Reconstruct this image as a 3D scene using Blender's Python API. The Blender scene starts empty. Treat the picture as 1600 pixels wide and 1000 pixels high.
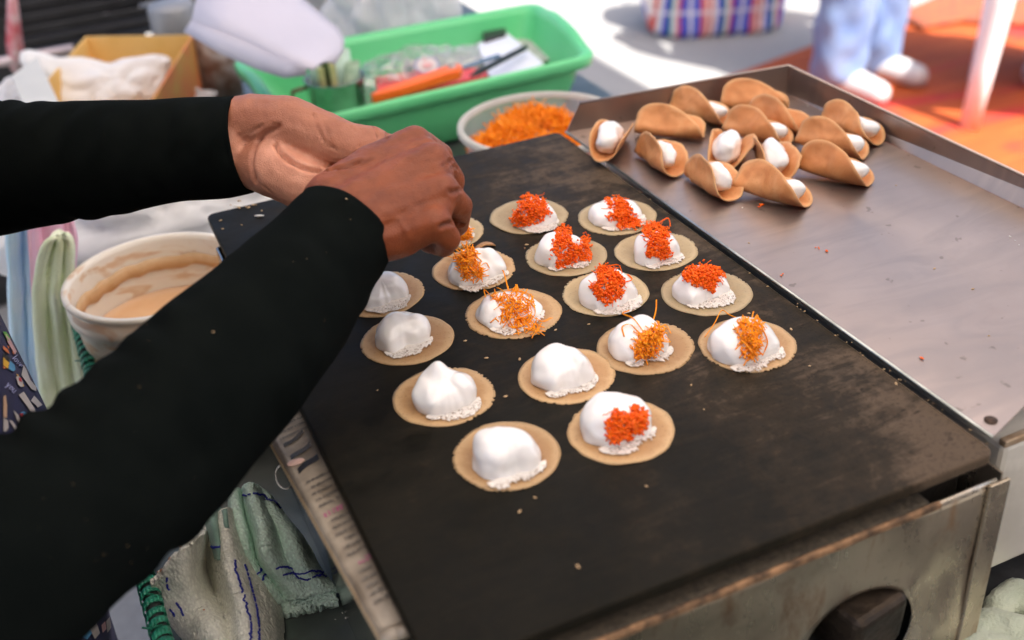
import bpy, bmesh, math, random
import numpy as np
from mathutils import Vector, Matrix, noise
from mathutils.bvhtree import BVHTree
random.seed(7); rng = np.random.default_rng(7)
PI = math.pi
scn = bpy.context.scene
C = scn.collection
G = 0.90                      # height of the griddle top above the ground

# ------------------------------------------------------------------ camera
F_PX, PITCH, ROLL, TH = 1710.0, .55372971, -.07665316, .38041872
_a = np.array([math.cos(TH), math.sin(TH)]); _b = np.array([-_a[1], _a[0]])
def _w(v): return np.array([v[:2] @ _a, v[:2] @ _b, v[2]])
_r = np.array([1, 0, 0.]); _d = np.array([0, math.cos(PITCH), -math.sin(PITCH)]); _u = np.array([0, math.sin(PITCH), math.cos(PITCH)])
_r, _u = math.cos(ROLL) * _r + math.sin(ROLL) * _u, -math.sin(ROLL) * _r + math.cos(ROLL) * _u
R_, U_, D_ = _w(_r), _w(_u), _w(_d)
CAM = np.array([-.0904, -.37402, .4438 + G])
def at(x, y, z=0.0):          # photograph pixel -> world point on the level z (relative to the griddle top)
    v = D_ + (x - 800) / F_PX * R_ - (y - 500) / F_PX * U_
    return Vector(CAM + v * ((z + G - CAM[2]) / v[2]))
def ray(x, y, dep):
    return Vector(CAM + dep * (D_ + (x - 800) / F_PX * R_ - (y - 500) / F_PX * U_))
cd = bpy.data.cameras.new('camera'); cam = bpy.data.objects.new('camera', cd); C.objects.link(cam)
M = Matrix.Identity(4)
for i, v in enumerate((R_, U_, -D_)):
    for j in range(3): M[j][i] = v[j]
for j in range(3): M[j][3] = CAM[j]
cam.matrix_world = M
cd.sensor_width = 36; cd.lens = F_PX / 1600 * 36
cd.clip_start = .01; cd.clip_end = 400
cd.dof.use_dof = True; cd.dof.focus_distance = .86; cd.dof.aperture_fstop = 4.2
scn.camera = cam

# ------------------------------------------------------------------ light
SUN_EL, SUN_AZ = math.radians(56), math.radians(168)     # azimuth from +Y towards +X
w = bpy.data.worlds.new('World'); scn.world = w; w.use_nodes = True
nt = w.node_tree; bg = nt.nodes['Background']
sk = nt.nodes.new('ShaderNodeTexSky'); sk.sky_type = 'NISHITA'; sk.sun_disc = False
sk.sun_elevation = SUN_EL; sk.sun_rotation = SUN_AZ; sk.dust_density = 5.0; sk.air_density = .75; sk.ozone_density = .6
nt.links.new(sk.outputs[0], bg.inputs[0]); bg.inputs[1].default_value = .12
sl = bpy.data.lights.new('sun', 'SUN'); so = bpy.data.objects.new('sun', sl); C.objects.link(so)
sl.energy = 4.0; sl.angle = math.radians(.5); sl.color = (1, .95, .88)
sd = Vector((math.sin(SUN_AZ) * math.cos(SUN_EL), math.cos(SUN_AZ) * math.cos(SUN_EL), math.sin(SUN_EL)))
so.rotation_euler = (-sd).to_track_quat('-Z', 'Y').to_euler(); so.location = (3, 3, 6)
scn.view_settings.view_transform = 'Standard'; scn.view_settings.look = 'None'
scn.view_settings.exposure = 1.68; scn.view_settings.gamma = 1; scn.view_settings.use_curve_mapping = False
scn.cycles.max_bounces = 10; scn.cycles.diffuse_bounces = 8; scn.cycles.transparent_max_bounces = 12
scn.cycles.sample_clamp_indirect = 6; scn.cycles.caustics_reflective = False; scn.cycles.caustics_refractive = False

# ------------------------------------------------------------------ materials
class NT:
    def __init__(s, name):
        s.m = bpy.data.materials.new(name); s.m.use_nodes = True
        s.t = s.m.node_tree; s.b = s.t.nodes['Principled BSDF']; s.o = s.t.nodes['Material Output']
    def n(s, typ, **k):
        x = s.t.nodes.new('ShaderNode' + typ)
        for a, v in k.items():
            if a in x.inputs.keys(): 
                s.set(x.inputs[a], v)
            else: setattr(x, a, v)
        return x
    def set(s, inp, v):
        if hasattr(v, 'is_output') or isinstance(v, bpy.types.NodeSocket): s.t.links.new(v, inp)
        else: inp.default_value = v
    def coord(s, kind='Object', scale=(1, 1, 1), rot=(0, 0, 0)):
        c = s.n('TexCoord'); m = s.n('Mapping'); s.t.links.new(c.outputs[kind], m.inputs[0])
        m.inputs['Scale'].default_value = scale; m.inputs['Rotation'].default_value = rot
        return m.outputs[0]
    def noise(s, vec, scale, detail=4, rough=.55, dist=0):
        x = s.n('TexNoise'); s.t.links.new(vec, x.inputs['Vector'])
        x.inputs['Scale'].default_value = scale; x.inputs['Detail'].default_value = detail
        x.inputs['Roughness'].default_value = rough; x.inputs['Distortion'].default_value = dist
        return x.outputs['Fac']
    def ramp(s, fac, stops):
        x = s.n('ValToRGB'); s.t.links.new(fac, x.inputs[0]); e = x.color_ramp.elements
        while len(e) < len(stops): e.new(.5)
        for i, (p, c) in enumerate(stops):
            e[i].position = p; e[i].color = (*c, 1) if len(c) == 3 else c
        return x.outputs[0]
    def mix(s, fac, a, b, mode='MIX'):
        x = s.n('Mix'); x.data_type = 'RGBA'; x.blend_type = mode
        s.set(x.inputs[0], fac)
        for i, v in ((6, a), (7, b)):
            if isinstance(v, tuple): v = (*v, 1) if len(v) == 3 else v
            s.set(x.inputs[i], v)
        return x.outputs[2]
    def math(s, op, a, b=0.0):
        x = s.n('Math'); x.operation = op; s.set(x.inputs[0], a); s.set(x.inputs[1], b); return x.outputs[0]
    def bump(s, h, strength=.3, dist=.001):
        x = s.n('Bump'); s.t.links.new(h, x.inputs['Height']); x.inputs['Strength'].default_value = strength
        x.inputs['Distance'].default_value = dist; s.t.links.new(x.outputs[0], s.b.inputs['Normal'])
    def set_b(s, **k):
        for a, v in k.items():
            a = a.replace('_', ' ')
            if isinstance(v, tuple) and len(v) == 3 and a != 'Subsurface Radius': v = (*v, 1)
            s.set(s.b.inputs[a], v)
        return s

def simple(name, c1, c2=None, scale=40, rough=.6, metal=0.0, bump=.2, bscale=200, bdist=.0006, kind='Object', spec=.5, **k):
    m = NT(name); v = m.coord(kind)
    f = m.noise(v, scale)
    col = m.ramp(f, [(.35, c1), (.65, c2 or tuple(x * .75 for x in c1))])
    m.set_b(Base_Color=col, Roughness=rough, Metallic=metal, Specular_IOR_Level=spec)
    if bump: m.bump(m.noise(v, bscale, 3), bump, bdist)
    for a, x in k.items(): m.set_b(**{a: x})
    return m.m

def mat_griddle():
    m = NT('seasoned_steel'); v = m.coord()
    big = m.noise(v, 4.5, 5, .6, .8); mid = m.noise(v, 24, 6, .68, 1.2); fine = m.noise(v, 520, 3, .7); pat = m.noise(v, 95, 4, .65, .6)
    streak = m.noise(m.coord('Object', (5, 30, 1), (0, 0, .75)), 2.2, 6, .7, 1.8)
    sep = m.n('SeparateXYZ'); m.t.links.new(m.coord(), sep.inputs[0])
    side = m.math('MULTIPLY', m.math('SUBTRACT', sep.outputs[0], .14), 2.6)      # lighter and browner towards the right
    k = m.math('ADD', m.math('ADD', m.math('MULTIPLY', big, .8), m.math('MULTIPLY', mid, .55)), m.math('MULTIPLY', side, .40))
    k = m.math('ADD', k, m.math('ADD', m.math('MULTIPLY', m.math('SUBTRACT', streak, .5), .40), m.math('MULTIPLY', m.math('SUBTRACT', pat, .5), .22)))
    base = m.ramp(k, [(.45, (.0040, .0036, .0020)), (.66, (.010, .0082, .0050)), (.86, (.027, .0195, .0120)), (1.10, (.082, .058, .039))])
    base = m.mix(m.ramp(fine, [(.55, (0, 0, 0)), (.70, (1, 1, 1))]), base, m.mix(.6, base, (.003, .003, .002)))
    dk = m.noise(m.coord('Object', (1, 2.2, 1), (0, 0, -.8)), 30, 3, .5, 2.2)
    base = m.mix(m.ramp(dk, [(.66, (0, 0, 0)), (.73, (.75, .75, .75))]), base, (.004, .0038, .003))
    ro = m.ramp(mid, [(.3, (.42, .42, .42)), (.75, (.66, .66, .66))])
    m.set_b(Base_Color=base, Roughness=ro, Specular_IOR_Level=.085)
    m.bump(m.math('ADD', m.math('MULTIPLY', mid, .7), m.math('MULTIPLY', fine, .35)), .35, .0006)
    return m.m

def mat_tray():
    m = NT('worn_stainless'); v = m.coord()
    brush = m.noise(m.coord('Object', (900, 14, 30), (0, 0, .35)), 1, 4, .7)
    brush2 = m.noise(m.coord('Object', (260, 9, 30), (0, 0, -.5)), 1, 3, .7)
    big = m.noise(v, 9, 4, .5, .8)
    smear = m.noise(m.coord('Object', (7, 24, 1), (0, 0, .6)), 1.3, 4, .5, 1.4)
    col = m.ramp(big, [(.3, (.375, .30, .262)), (.7, (.445, .36, .318))])
    col = m.mix(m.ramp(smear, [(.45, (0, 0, 0)), (.68, (.6, .6, .6))]), col, (.31, .265, .245))
    spots = m.noise(v, 75, 2, .5)
    col = m.mix(m.ramp(spots, [(.70, (0, 0, 0)), (.74, (.5, .5, .5))]), col, (.13, .11, .09))
    ro = m.math('ADD', m.math('MULTIPLY', smear, .08), m.math('ADD', m.math('MULTIPLY', brush, .12), .25))
    m.set_b(Base_Color=col, Roughness=ro, Metallic=.92, Anisotropic=.3)
    m.bump(m.math('ADD', brush, m.math('MULTIPLY', brush2, .6)), .10, .0003)
    return m.m

def mat_box_metal():
    m = NT('stained_sheet_metal'); v = m.coord()
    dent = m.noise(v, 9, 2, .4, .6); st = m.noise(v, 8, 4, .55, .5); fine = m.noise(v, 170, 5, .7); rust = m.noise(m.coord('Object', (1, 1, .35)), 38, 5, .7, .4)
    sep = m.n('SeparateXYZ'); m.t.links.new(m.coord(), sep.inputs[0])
    soot_and_shade = m.math('ADD', m.math('MULTIPLY', m.math('SUBTRACT', .12, sep.outputs[0]), 3.2), m.math('MULTIPLY', m.math('SUBTRACT', st, .5), 1.2))  # darkens towards the left: shade put into the colour, mottled with soot
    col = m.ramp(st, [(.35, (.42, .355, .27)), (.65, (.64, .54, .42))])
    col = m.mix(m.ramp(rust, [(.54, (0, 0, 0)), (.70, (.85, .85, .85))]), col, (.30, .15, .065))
    col = m.mix(m.ramp(soot_and_shade, [(.0, (0, 0, 0)), (.65, (.93, .93, .93))]), col, (.045, .038, .026))
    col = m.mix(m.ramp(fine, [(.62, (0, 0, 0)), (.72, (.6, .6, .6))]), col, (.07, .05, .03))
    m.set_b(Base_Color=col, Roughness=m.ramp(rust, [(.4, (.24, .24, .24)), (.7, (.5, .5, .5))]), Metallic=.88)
    m.bump(m.math('ADD', m.math('MULTIPLY', dent, 3.0), m.math('MULTIPLY', fine, .05)), .5, .006)
    return m.m

def mat_crepe(name, inner, mid, rim, Rr=.035):
    m = NT(name)
    sep = m.n('SeparateXYZ'); m.t.links.new(m.coord(), sep.inputs[0])
    rr = m.math('DIVIDE', m.math('SQRT', m.math('ADD', m.math('POWER', sep.outputs[0], 2.0), m.math('POWER', sep.outputs[1], 2.0))), Rr)
    v = m.coord('Object'); oi = m.n('ObjectInfo')
    va = m.n('VectorMath'); va.operation = 'ADD'; m.t.links.new(v, va.inputs[0]); m.t.links.new(oi.outputs['Random'], va.inputs[1])
    vv = va.outputs[0]
    n1 = m.noise(vv, 70, 5, .6, .6); n2 = m.noise(vv, 600, 3, .6); 
    rr2 = m.math('ADD', rr, m.math('MULTIPLY', m.math('SUBTRACT', n1, .5), .22))
    col = m.ramp(rr2, [(.50, inner), (.80, mid), (.92, rim), (1.02, tuple(x * .95 for x in rim))])
    col = m.mix(m.ramp(n2, [(.58, (0, 0, 0)), (.70, (.55, .55, .55))]), col, tuple(x * .55 for x in inner))
    col = m.mix(m.ramp(n1, [(.5, (0, 0, 0)), (.75, (.5, .5, .5))]), col, rim)
    hsv = m.n('HueSaturation'); m.set(hsv.inputs['Color'], col)
    m.set(hsv.inputs['Value'], m.math('ADD', .88, m.math('MULTIPLY', oi.outputs['Random'], .24)))
    m.set_b(Base_Color=hsv.outputs[0], Roughness=.55, Specular_IOR_Level=.4)
    m.b.inputs['Subsurface Weight'].default_value = .12; m.b.inputs['Subsurface Radius'].default_value = (.004, .002, .001); m.b.inputs['Subsurface Scale'].default_value = 1
    m.bump(m.math('ADD', n1, m.math('MULTIPLY', n2, .4)), .5, .0007)
    return m.m

def mat_folded():
    m = NT('browned_crepe'); v = m.coord(); oi = m.n('ObjectInfo')
    va = m.n('VectorMath'); va.operation = 'ADD'; m.t.links.new(v, va.inputs[0]); m.t.links.new(oi.outputs['Random'], va.inputs[1])
    vv = va.outputs[0]; n1 = m.noise(vv, 42, 4, .6, 1.0); n2 = m.noise(vv, 500, 3, .6)
    at_ = m.n('Attribute'); at_.attribute_name = 'rim'
    col = m.ramp(n1, [(.3, (.54, .215, .075)), (.5, (.62, .275, .105)), (.7, (.68, .345, .15))])
    col = m.mix(m.ramp(oi.outputs['Random'], [(.4, (0, 0, 0)), (1.0, (.85, .85, .85))]), col, (.44, .145, .040))
    col = m.mix(m.ramp(at_.outputs['Fac'], [(.88, (0, 0, 0)), (.99, (.6, .6, .6))]), col, (.58, .36, .18))
    col = m.mix(m.ramp(n2, [(.6, (0, 0, 0)), (.72, (.5, .5, .5))]), col, (.34, .15, .055))
    m.set_b(Base_Color=col, Roughness=.5, Specular_IOR_Level=.28)
    m.b.inputs['Subsurface Weight'].default_value = .12; m.b.inputs['Subsurface Radius'].default_value = (.004, .002, .001); m.b.inputs['Subsurface Scale'].default_value = 1
    m.bump(m.math('ADD', n1, m.math('MULTIPLY', n2, .15)), .25, .0006)
    return m.m

def mat_cream(name='meringue_cream', c=(.80, .785, .775)):
    m = NT(name); v = m.coord()
    n1 = m.noise(v, 120, 4, .55)
    m.set_b(Base_Color=c, Roughness=m.ramp(n1, [(.4, (.12, .12, .12)), (.65, (.27, .27, .27))]), Specular_IOR_Level=.6)
    m.b.inputs['Subsurface Weight'].default_value = .15; m.b.inputs['Subsurface Radius'].default_value = (.004, .003, .0025); m.b.inputs['Subsurface Scale'].default_value = 1
    m.b.inputs['Coat Weight'].default_value = .35; m.b.inputs['Coat Roughness'].default_value = .12
    m.bump(m.math('ADD', n1, m.math('MULTIPLY', m.noise(v, 380, 3), .12)), .25, .0010)
    return m.m

def mat_skin():
    m = NT('skin'); v = m.coord()
    n1 = m.noise(v, 55, 4, .6); n2 = m.noise(v, 900, 3, .6); n3 = m.noise(v, 260, 3, .5)
    a = m.n('Attribute'); a.attribute_name = 'palm'
    back = m.ramp(n1, [(.3, (.15, .031, .008)), (.7, (.24, .056, .014))])
    palm = m.ramp(n1, [(.3, (.54, .235, .15)), (.7, (.66, .325, .22))])
    col = m.mix(a.outputs['Fac'], back, palm)
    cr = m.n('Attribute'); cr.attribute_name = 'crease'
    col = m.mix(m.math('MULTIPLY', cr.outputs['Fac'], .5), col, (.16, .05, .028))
    col = m.mix(m.ramp(n3, [(.70, (0, 0, 0)), (.76, (.4, .4, .4))]), col, (.11, .04, .025))
    m.set_b(Base_Color=col, Roughness=m.ramp(n3, [(.3, (.38, .38, .38)), (.7, (.52, .52, .52))]), Specular_IOR_Level=.36)
    m.b.inputs['Subsurface Weight'].default_value = .15; m.b.inputs['Subsurface Radius'].default_value = (.006, .0025, .0012); m.b.inputs['Subsurface Scale'].default_value = 1
    wv = m.noise(m.coord('Object', (1, 1, 1)), 340, 5, .7)
    vo = m.n('TexVoronoi'); vo.feature = 'DISTANCE_TO_EDGE'; m.t.links.new(m.coord('Object', (1, 1.6, 1)), vo.inputs['Vector']); vo.inputs['Scale'].default_value = 520
    m.bump(m.math('ADD', m.math('MULTIPLY', vo.outputs[0], .8), m.math('ADD', wv, m.math('MULTIPLY', n2, .5))), .5, .0009)
    return m.m

def mat_cloth(name, c1, c2=None, weave=900, bump=.5, dist=.0006, rough=.9, sheen=.2, scale=30):
    m = NT(name); v = m.coord()
    n1 = m.noise(v, scale, 4); n2 = m.noise(v, weave, 2, .6)
    m.set_b(Base_Color=m.ramp(n1, [(.35, c1), (.65, c2 or tuple(x * .8 for x in c1))]), Roughness=rough, Specular_IOR_Level=.2)
    m.b.inputs['Sheen Weight'].default_value = sheen
    m.bump(n2, bump, dist); return m.m

def mat_plastic_film():
    m = NT('clear_film'); 
    tr = m.n('BsdfTransparent'); tl = m.n('BsdfTranslucent'); gl = m.n('BsdfGlossy'); df = m.n('BsdfDiffuse')
    gl.inputs['Roughness'].default_value = .18; gl.inputs['Color'].default_value = (.9, .9, .9, 1)
    df.inputs['Color'].default_value = (.75, .76, .78, 1); tl.inputs['Color'].default_value = (.8, .8, .82, 1)
    tr.inputs['Color'].default_value = (.97, .98, .98, 1)
    n = m.noise(m.coord(), 40, 4, .6, 1.5)
    def mx(f, a, b):
        x = m.n('MixShader'); m.set(x.inputs[0], f); m.t.links.new(a, x.inputs[1]); m.t.links.new(b, x.inputs[2]); return x.outputs[0]
    s1 = mx(.5, df.outputs[0], tl.outputs[0]); s2 = mx(.35, s1, gl.outputs[0])
    s3 = mx(m.ramp(n, [(.38, (.22, .22, .22)), (.68, (.70, .70, .70))]), tr.outputs[0], s2)
    m.t.links.new(s3, m.o.inputs[0]); return m.m

def mat_translucent(name, c, mixf=.5, transp=0.0):
    m = NT(name); df = m.n('BsdfDiffuse'); tl = m.n('BsdfTranslucent')
    df.inputs[0].default_value = (*c, 1); tl.inputs[0].default_value = (*c, 1)
    x = m.n('MixShader'); x.inputs[0].default_value = mixf; m.t.links.new(df.outputs[0], x.inputs[1]); m.t.links.new(tl.outputs[0], x.inputs[2])
    out = x.outputs[0]
    if transp:
        t = m.n('BsdfTransparent'); y = m.n('MixShader'); y.inputs[0].default_value = 1 - transp
        m.t.links.new(t.outputs[0], y.inputs[1]); m.t.links.new(out, y.inputs[2]); out = y.outputs[0]
    m.t.links.new(out, m.o.inputs[0]); return m.m

# ------------------------------------------------------------------ mesh helpers
def mesh_obj(name, verts, faces, mat, parent=None, smooth=True, loc=None, attrs=None):
    me = bpy.data.meshes.new(name); me.from_pydata([tuple(v) for v in verts], [], [tuple(f) for f in faces]); me.update()
    if smooth: me.shade_smooth()
    if attrs:
        for k, a in attrs.items():
            at_ = me.attributes.new(k, 'FLOAT', 'POINT'); at_.data.foreach_set('value', list(map(float, a)))
    o = bpy.data.objects.new(name, me); C.objects.link(o)
    if mat: me.materials.append(mat)
    if parent: o.parent = parent
    if loc is not None: o.location = loc
    return o
def empty(name, loc, label=None, cat=None, group=None, rz=0):
    o = bpy.data.objects.new(name, None); C.objects.link(o); o.location = loc; o.rotation_euler = (0, 0, rz); o.empty_display_size = .02
    return tag(o, label, cat, group)
def tag(o, label=None, cat=None, group=None, kind=None):
    if label: o['label'] = label
    if cat: o['category'] = cat
    if group: o['group'] = group
    if kind: o['kind'] = kind
    return o
def origin_to(o, p):          # put an unparented mesh's origin at p, geometry stays
    p = Vector(p); o.data.transform(Matrix.Translation(-p)); o.location = p; return o
def world_child(o, parent):   # geometry given in world space, parent at a plain location
    o.parent = parent; o.matrix_parent_inverse = Matrix.Identity(4)
    o.data.transform(Matrix.Translation(-Vector(parent.location))); return o
def bevel(o, wd=.002, seg=2, ang=30):
    m = o.modifiers.new('bevel', 'BEVEL'); m.width = wd; m.segments = seg; m.limit_method = 'ANGLE'; m.angle_limit = math.radians(ang); return o
def solid(o, t, off=-1):
    m = o.modifiers.new('solid', 'SOLIDIFY'); m.thickness = t; m.offset = off; return o
def subsurf(o, n=1):
    m = o.modifiers.new('sub', 'SUBSURF'); m.levels = n; m.render_levels = n; return o
def box(name, lo, hi, mat, parent=None, bev=.0015):
    x0, y0, z0 = lo; x1, y1, z1 = hi
    v = [(x0, y0, z0), (x1, y0, z0), (x1, y1, z0), (x0, y1, z0), (x0, y0, z1), (x1, y0, z1), (x1, y1, z1), (x0, y1, z1)]
    f = [(0, 3, 2, 1), (4, 5, 6, 7), (0, 1, 5, 4), (1, 2, 6, 5), (2, 3, 7, 6), (3, 0, 4, 7)]
    o = mesh_obj(name, v, f, mat, parent, smooth=False)
    if bev: bevel(o, bev)
    return o
def hexa(name, top, bot, mat, parent=None, bev=.0015):   # prism between two polygons of equal length
    n = len(top); v = list(top) + list(bot)
    f = [tuple(range(n)), tuple(range(2 * n - 1, n - 1, -1))] + [(i, i + n, (i + 1) % n + n, (i + 1) % n) for i in range(n)]
    o = mesh_obj(name, v, f, mat, parent, smooth=False)
    bm = bmesh.new(); bm.from_mesh(o.data); bmesh.ops.recalc_face_normals(bm, faces=bm.faces); bm.to_mesh(o.data); bm.free()
    if bev: bevel(o, bev)
    return o
class Acc:
    def __init__(s): s.v = []; s.f = []
    def add(s, v, f):
        k = len(s.v); s.v += [tuple(x) for x in v]; s.f += [tuple(i + k for i in q) for q in f]
    def tube(s, pts, rad, n=6, cap=True, flat=1.0, up=None):
        pts = [Vector(p) for p in pts]; k = len(pts); V = []; Fc = []
        rad = rad if hasattr(rad, '__len__') else [rad] * k
        prev = None
        for i, p in enumerate(pts):
            t = (pts[min(i + 1, k - 1)] - pts[max(i - 1, 0)])
            if t.length < 1e-9: t = Vector((0, 0, 1))
            t.normalize()
            if prev is None:
                ref = Vector(up) if up else (Vector((0, 0, 1)) if abs(t.z) < .9 else Vector((1, 0, 0)))
                a = t.cross(ref).normalized()
            else:
                a = (prev - t * prev.dot(t)); a = a.normalized() if a.length > 1e-6 else t.orthogonal().normalized()
            prev = a; b = t.cross(a)
            for j in range(n):
                an = 2 * PI * j / n
                V.append(p + a * math.cos(an) * rad[i] + b * math.sin(an) * rad[i] * flat)
        for i in range(k - 1):
            for j in range(n):
                q = (j + 1) % n; Fc.append((i * n + j, i * n + q, (i + 1) * n + q, (i + 1) * n + j))
        if cap: Fc.append(tuple(range(n - 1, -1, -1))); Fc.append(tuple((k - 1) * n + j for j in range(n)))
        s.add(V, Fc)
    def sphere(s, c, r, seg=14, rings=9, sc=(1, 1, 1), rot=None):
        V = [Vector((0, 0, 1))]; Fc = []
        for i in range(1, rings):
            ph = PI * i / rings
            for j in range(seg):
                th = 2 * PI * j / seg; V.append(Vector((math.sin(ph) * math.cos(th), math.sin(ph) * math.sin(th), math.cos(ph))))
        V.append(Vector((0, 0, -1)))
        for j in range(seg): Fc.append((0, 1 + j, 1 + (j + 1) % seg))
        for i in range(rings - 2):
            for j in range(seg):
                a = 1 + i * seg + j; b = 1 + i * seg + (j + 1) % seg; Fc.append((a, a + seg, b + seg, b))
        e = len(V) - 1; o = 1 + (rings - 2) * seg
        for j in range(seg): Fc.append((e, o + (j + 1) % seg, o + j))
        out = []
        for v in V:
            q = Vector((v.x * sc[0] * r, v.y * sc[1] * r, v.z * sc[2] * r))
            if rot: q = rot @ q
            out.append(Vector(c) + q)
        s.add(out, Fc)
    def box(s, c, h, R=None):
        V = []
        for z in (-1, 1):
            for x, y in ((-1, -1), (1, -1), (1, 1), (-1, 1)):
                q = Vector((x * h[0], y * h[1], z * h[2]));
                if R: q = R @ q
                V.append(Vector(c) + q)
        s.add(V, [(0, 3, 2, 1), (4, 5, 6, 7), (0, 1, 5, 4), (1, 2, 6, 5), (2, 3, 7, 6), (3, 0, 4, 7)])
    def obj(s, name, mat, parent=None, smooth=True, attrs=None): return mesh_obj(name, s.v, s.f, mat, parent, smooth, attrs=attrs)
def catmull(P, n=8):
    P = [np.array(p, float) for p in P]; P = [2 * P[0] - P[1]] + P + [2 * P[-1] - P[-2]]; out = []
    for i in range(1, len(P) - 2):
        for k in range(n):
            t = k / n; a, b, c, d = P[i - 1], P[i], P[i + 1], P[i + 2]
            out.append(.5 * ((2 * b) + (-a + c) * t + (2 * a - 5 * b + 4 * c - d) * t * t + (-a + 3 * b - 3 * c + d) * t ** 3))
    out.append(P[-2]); return out
def lathe(prof, n=48, c=(0, 0, 0)):
    V = []; Fc = []; k = len(prof)
    for r, z in prof:
        for j in range(n):
            a = 2 * PI * j / n; V.append((c[0] + r * math.cos(a), c[1] + r * math.sin(a), c[2] + z))
    for i in range(k - 1):
        for j in range(n):
            q = (j + 1) % n; Fc.append((i * n + j, i * n + q, (i + 1) * n + q, (i + 1) * n + j))
    return V, Fc
def blob(chains, voxel, smooth=6, spheres=()):
    """union of tapered capsules, voxel remeshed and relaxed; returns vertex list and face list"""
    A = Acc()
    for ch in chains:
        ch = [(Vector(p), r) for p, r in ch]
        for (p, r), (q, s) in zip(ch, ch[1:]):
            n = 5; pts = [p.lerp(q, t / n) for t in range(n + 1)]
            A.tube(pts, [r + (s - r) * t / n for t in range(n + 1)], 14)
        for p, r in ch: A.sphere(p, r, 14, 10)
    for s_ in spheres: A.sphere(*s_)
    me = bpy.data.meshes.new('tmp'); me.from_pydata(A.v, [], A.f); o = bpy.data.objects.new('tmp', me); C.objects.link(o)
    m = o.modifiers.new('r', 'REMESH'); m.mode = 'VOXEL'; m.voxel_size = voxel
    if smooth: s_ = o.modifiers.new('s', 'SMOOTH'); s_.iterations = smooth; s_.factor = .5
    dg = bpy.context.evaluated_depsgraph_get(); ev = o.evaluated_get(dg); em = ev.to_mesh()
    n = len(em.vertices); co = np.empty(n * 3); em.vertices.foreach_get('co', co); no = np.empty(n * 3); em.vertices.foreach_get('normal', no)
    F = [tuple(p.vertices) for p in em.polygons]
    ev.to_mesh_clear(); bpy.data.objects.remove(o); bpy.data.meshes.remove(me)
    return co.reshape(-1, 3), F, no.reshape(-1, 3)
def camhit(bvh, x, y):
    d = Vector(D_ + (x - 800) / F_PX * R_ - (y - 500) / F_PX * U_).normalized()
    return bvh.ray_cast(Vector(CAM), d)
def nz(v, s, o=0): return noise.noise(Vector(v) * s + Vector((o, o * 1.7, o * .3)))

# material instances
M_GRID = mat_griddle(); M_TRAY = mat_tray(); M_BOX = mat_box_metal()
M_CREAM = mat_cream(); M_FILM = mat_cream('cream_film', (.70, .64, .58))
M_CREPE_PALE = mat_crepe('pale_crepe', (.31, .222, .118), (.36, .27, .148), (.42, .32, .185))
M_CREPE_BROWN = mat_crepe('brown_crepe', (.32, .168, .070), (.385, .222, .098), (.47, .305, .152))
M_FOLD = mat_folded(); M_SKIN = mat_skin()
M_BLACK = mat_cloth('black_knit', (.0030, .0042, .0040), (.0042, .0056, .0052), 1100, .4, .0005, 1.0, 0.0); M_BLACK.node_tree.nodes['Principled BSDF'].inputs['Specular IOR Level'].default_value = .04
def mat_moist(name, c1, c2):
    m = NT(name); col = m.ramp(m.noise(m.coord(), 300), [(.35, c1), (.65, c2)])
    df = m.n('BsdfDiffuse'); tl = m.n('BsdfTranslucent'); gl = m.n('BsdfGlossy'); gl.inputs['Roughness'].default_value = .25
    m.set(df.inputs[0], col); m.set(tl.inputs[0], col); x = m.n('MixShader'); x.inputs[0].default_value = .18; y = m.n('MixShader'); y.inputs[0].default_value = .03
    m.t.links.new(df.outputs[0], x.inputs[1]); m.t.links.new(tl.outputs[0], x.inputs[2]); m.t.links.new(x.outputs[0], y.inputs[1]); m.t.links.new(gl.outputs[0], y.inputs[2]); m.t.links.new(y.outputs[0], m.o.inputs[0]); return m.m
M_RED = mat_moist('red_orange_shreds', (1.0, .12, .004), (1.0, .20, .010)); M_GOLD = mat_moist('golden_orange_threads', (1.0, .30, .010), (1.0, .43, .024))
M_GREENPL = simple('green_plastic', (.11, .58, .23), (.14, .62, .27), 8, .38, bump=.05)
M_CONC = NT('concrete_ground')
_v = M_CONC.coord(); M_CONC.set_b(Base_Color=M_CONC.mix(M_CONC.noise(_v, .8, 6, .6), M_CONC.ramp(M_CONC.noise(_v, 60, 5, .7), [(.3, (.20, .195, .19)), (.7, (.34, .335, .325))]), (.30, .295, .285)), Roughness=.85)
M_CONC.bump(M_CONC.noise(_v, 120, 4), .4, .003); M_CONC = M_CONC.m

# ================================================================== SETTING
gs = 60.0
ground = mesh_obj('ground', [(-gs, -gs, 0), (gs, -gs, 0), (gs, gs, 0), (-gs, gs, 0)], [(0, 1, 2, 3)], M_CONC, smooth=False); tag(ground, 'grey concrete pavement under the market stall', kind='structure')

# stall canopy on four posts (overhead, gives the shade the stall stands in)
cn = empty('stall_canopy', (0, .6, 0), 'pale fabric canopy stretched over the food stall', 'canopy')
CZ = 2.45; cx0, cx1, cy0, cy1 = -.85, 2.1, -2.4, 1.95
M_CANOPY = mat_translucent('canopy_fabric', (.84, .77, .70), .5)
vs = []; fs = []; n = 14
for i in range(n + 1):
    for j in range(n + 1):
        x = cx0 + (cx1 - cx0) * i / n; y = cy0 + (cy1 - cy0) * j / n
        k = min(i, n - i, j, n - j) / (n / 2)
        vs.append((x, y, CZ + .45 * k - .05 * math.sin(i * PI / n * 7) ** 2 * (k < .2)))
for i in range(n):
    for j in range(n):
        a = i * (n + 1) + j; fs.append((a, a + n + 1, a + n + 2, a + 1))
world_child(mesh_obj('canopy_fabric', vs, fs, M_CANOPY), cn)
M_POST = simple('grey_post', (.35, .35, .36), rough=.4, metal=.7)
for x, y in ((cx0, cy0), (cx1, cy0), (cx0, cy1)):
    A = Acc(); A.tube([(x, y, 0), (x, y, CZ)], .02, 12); world_child(A.obj('canopy_post', M_POST), cn)

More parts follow.
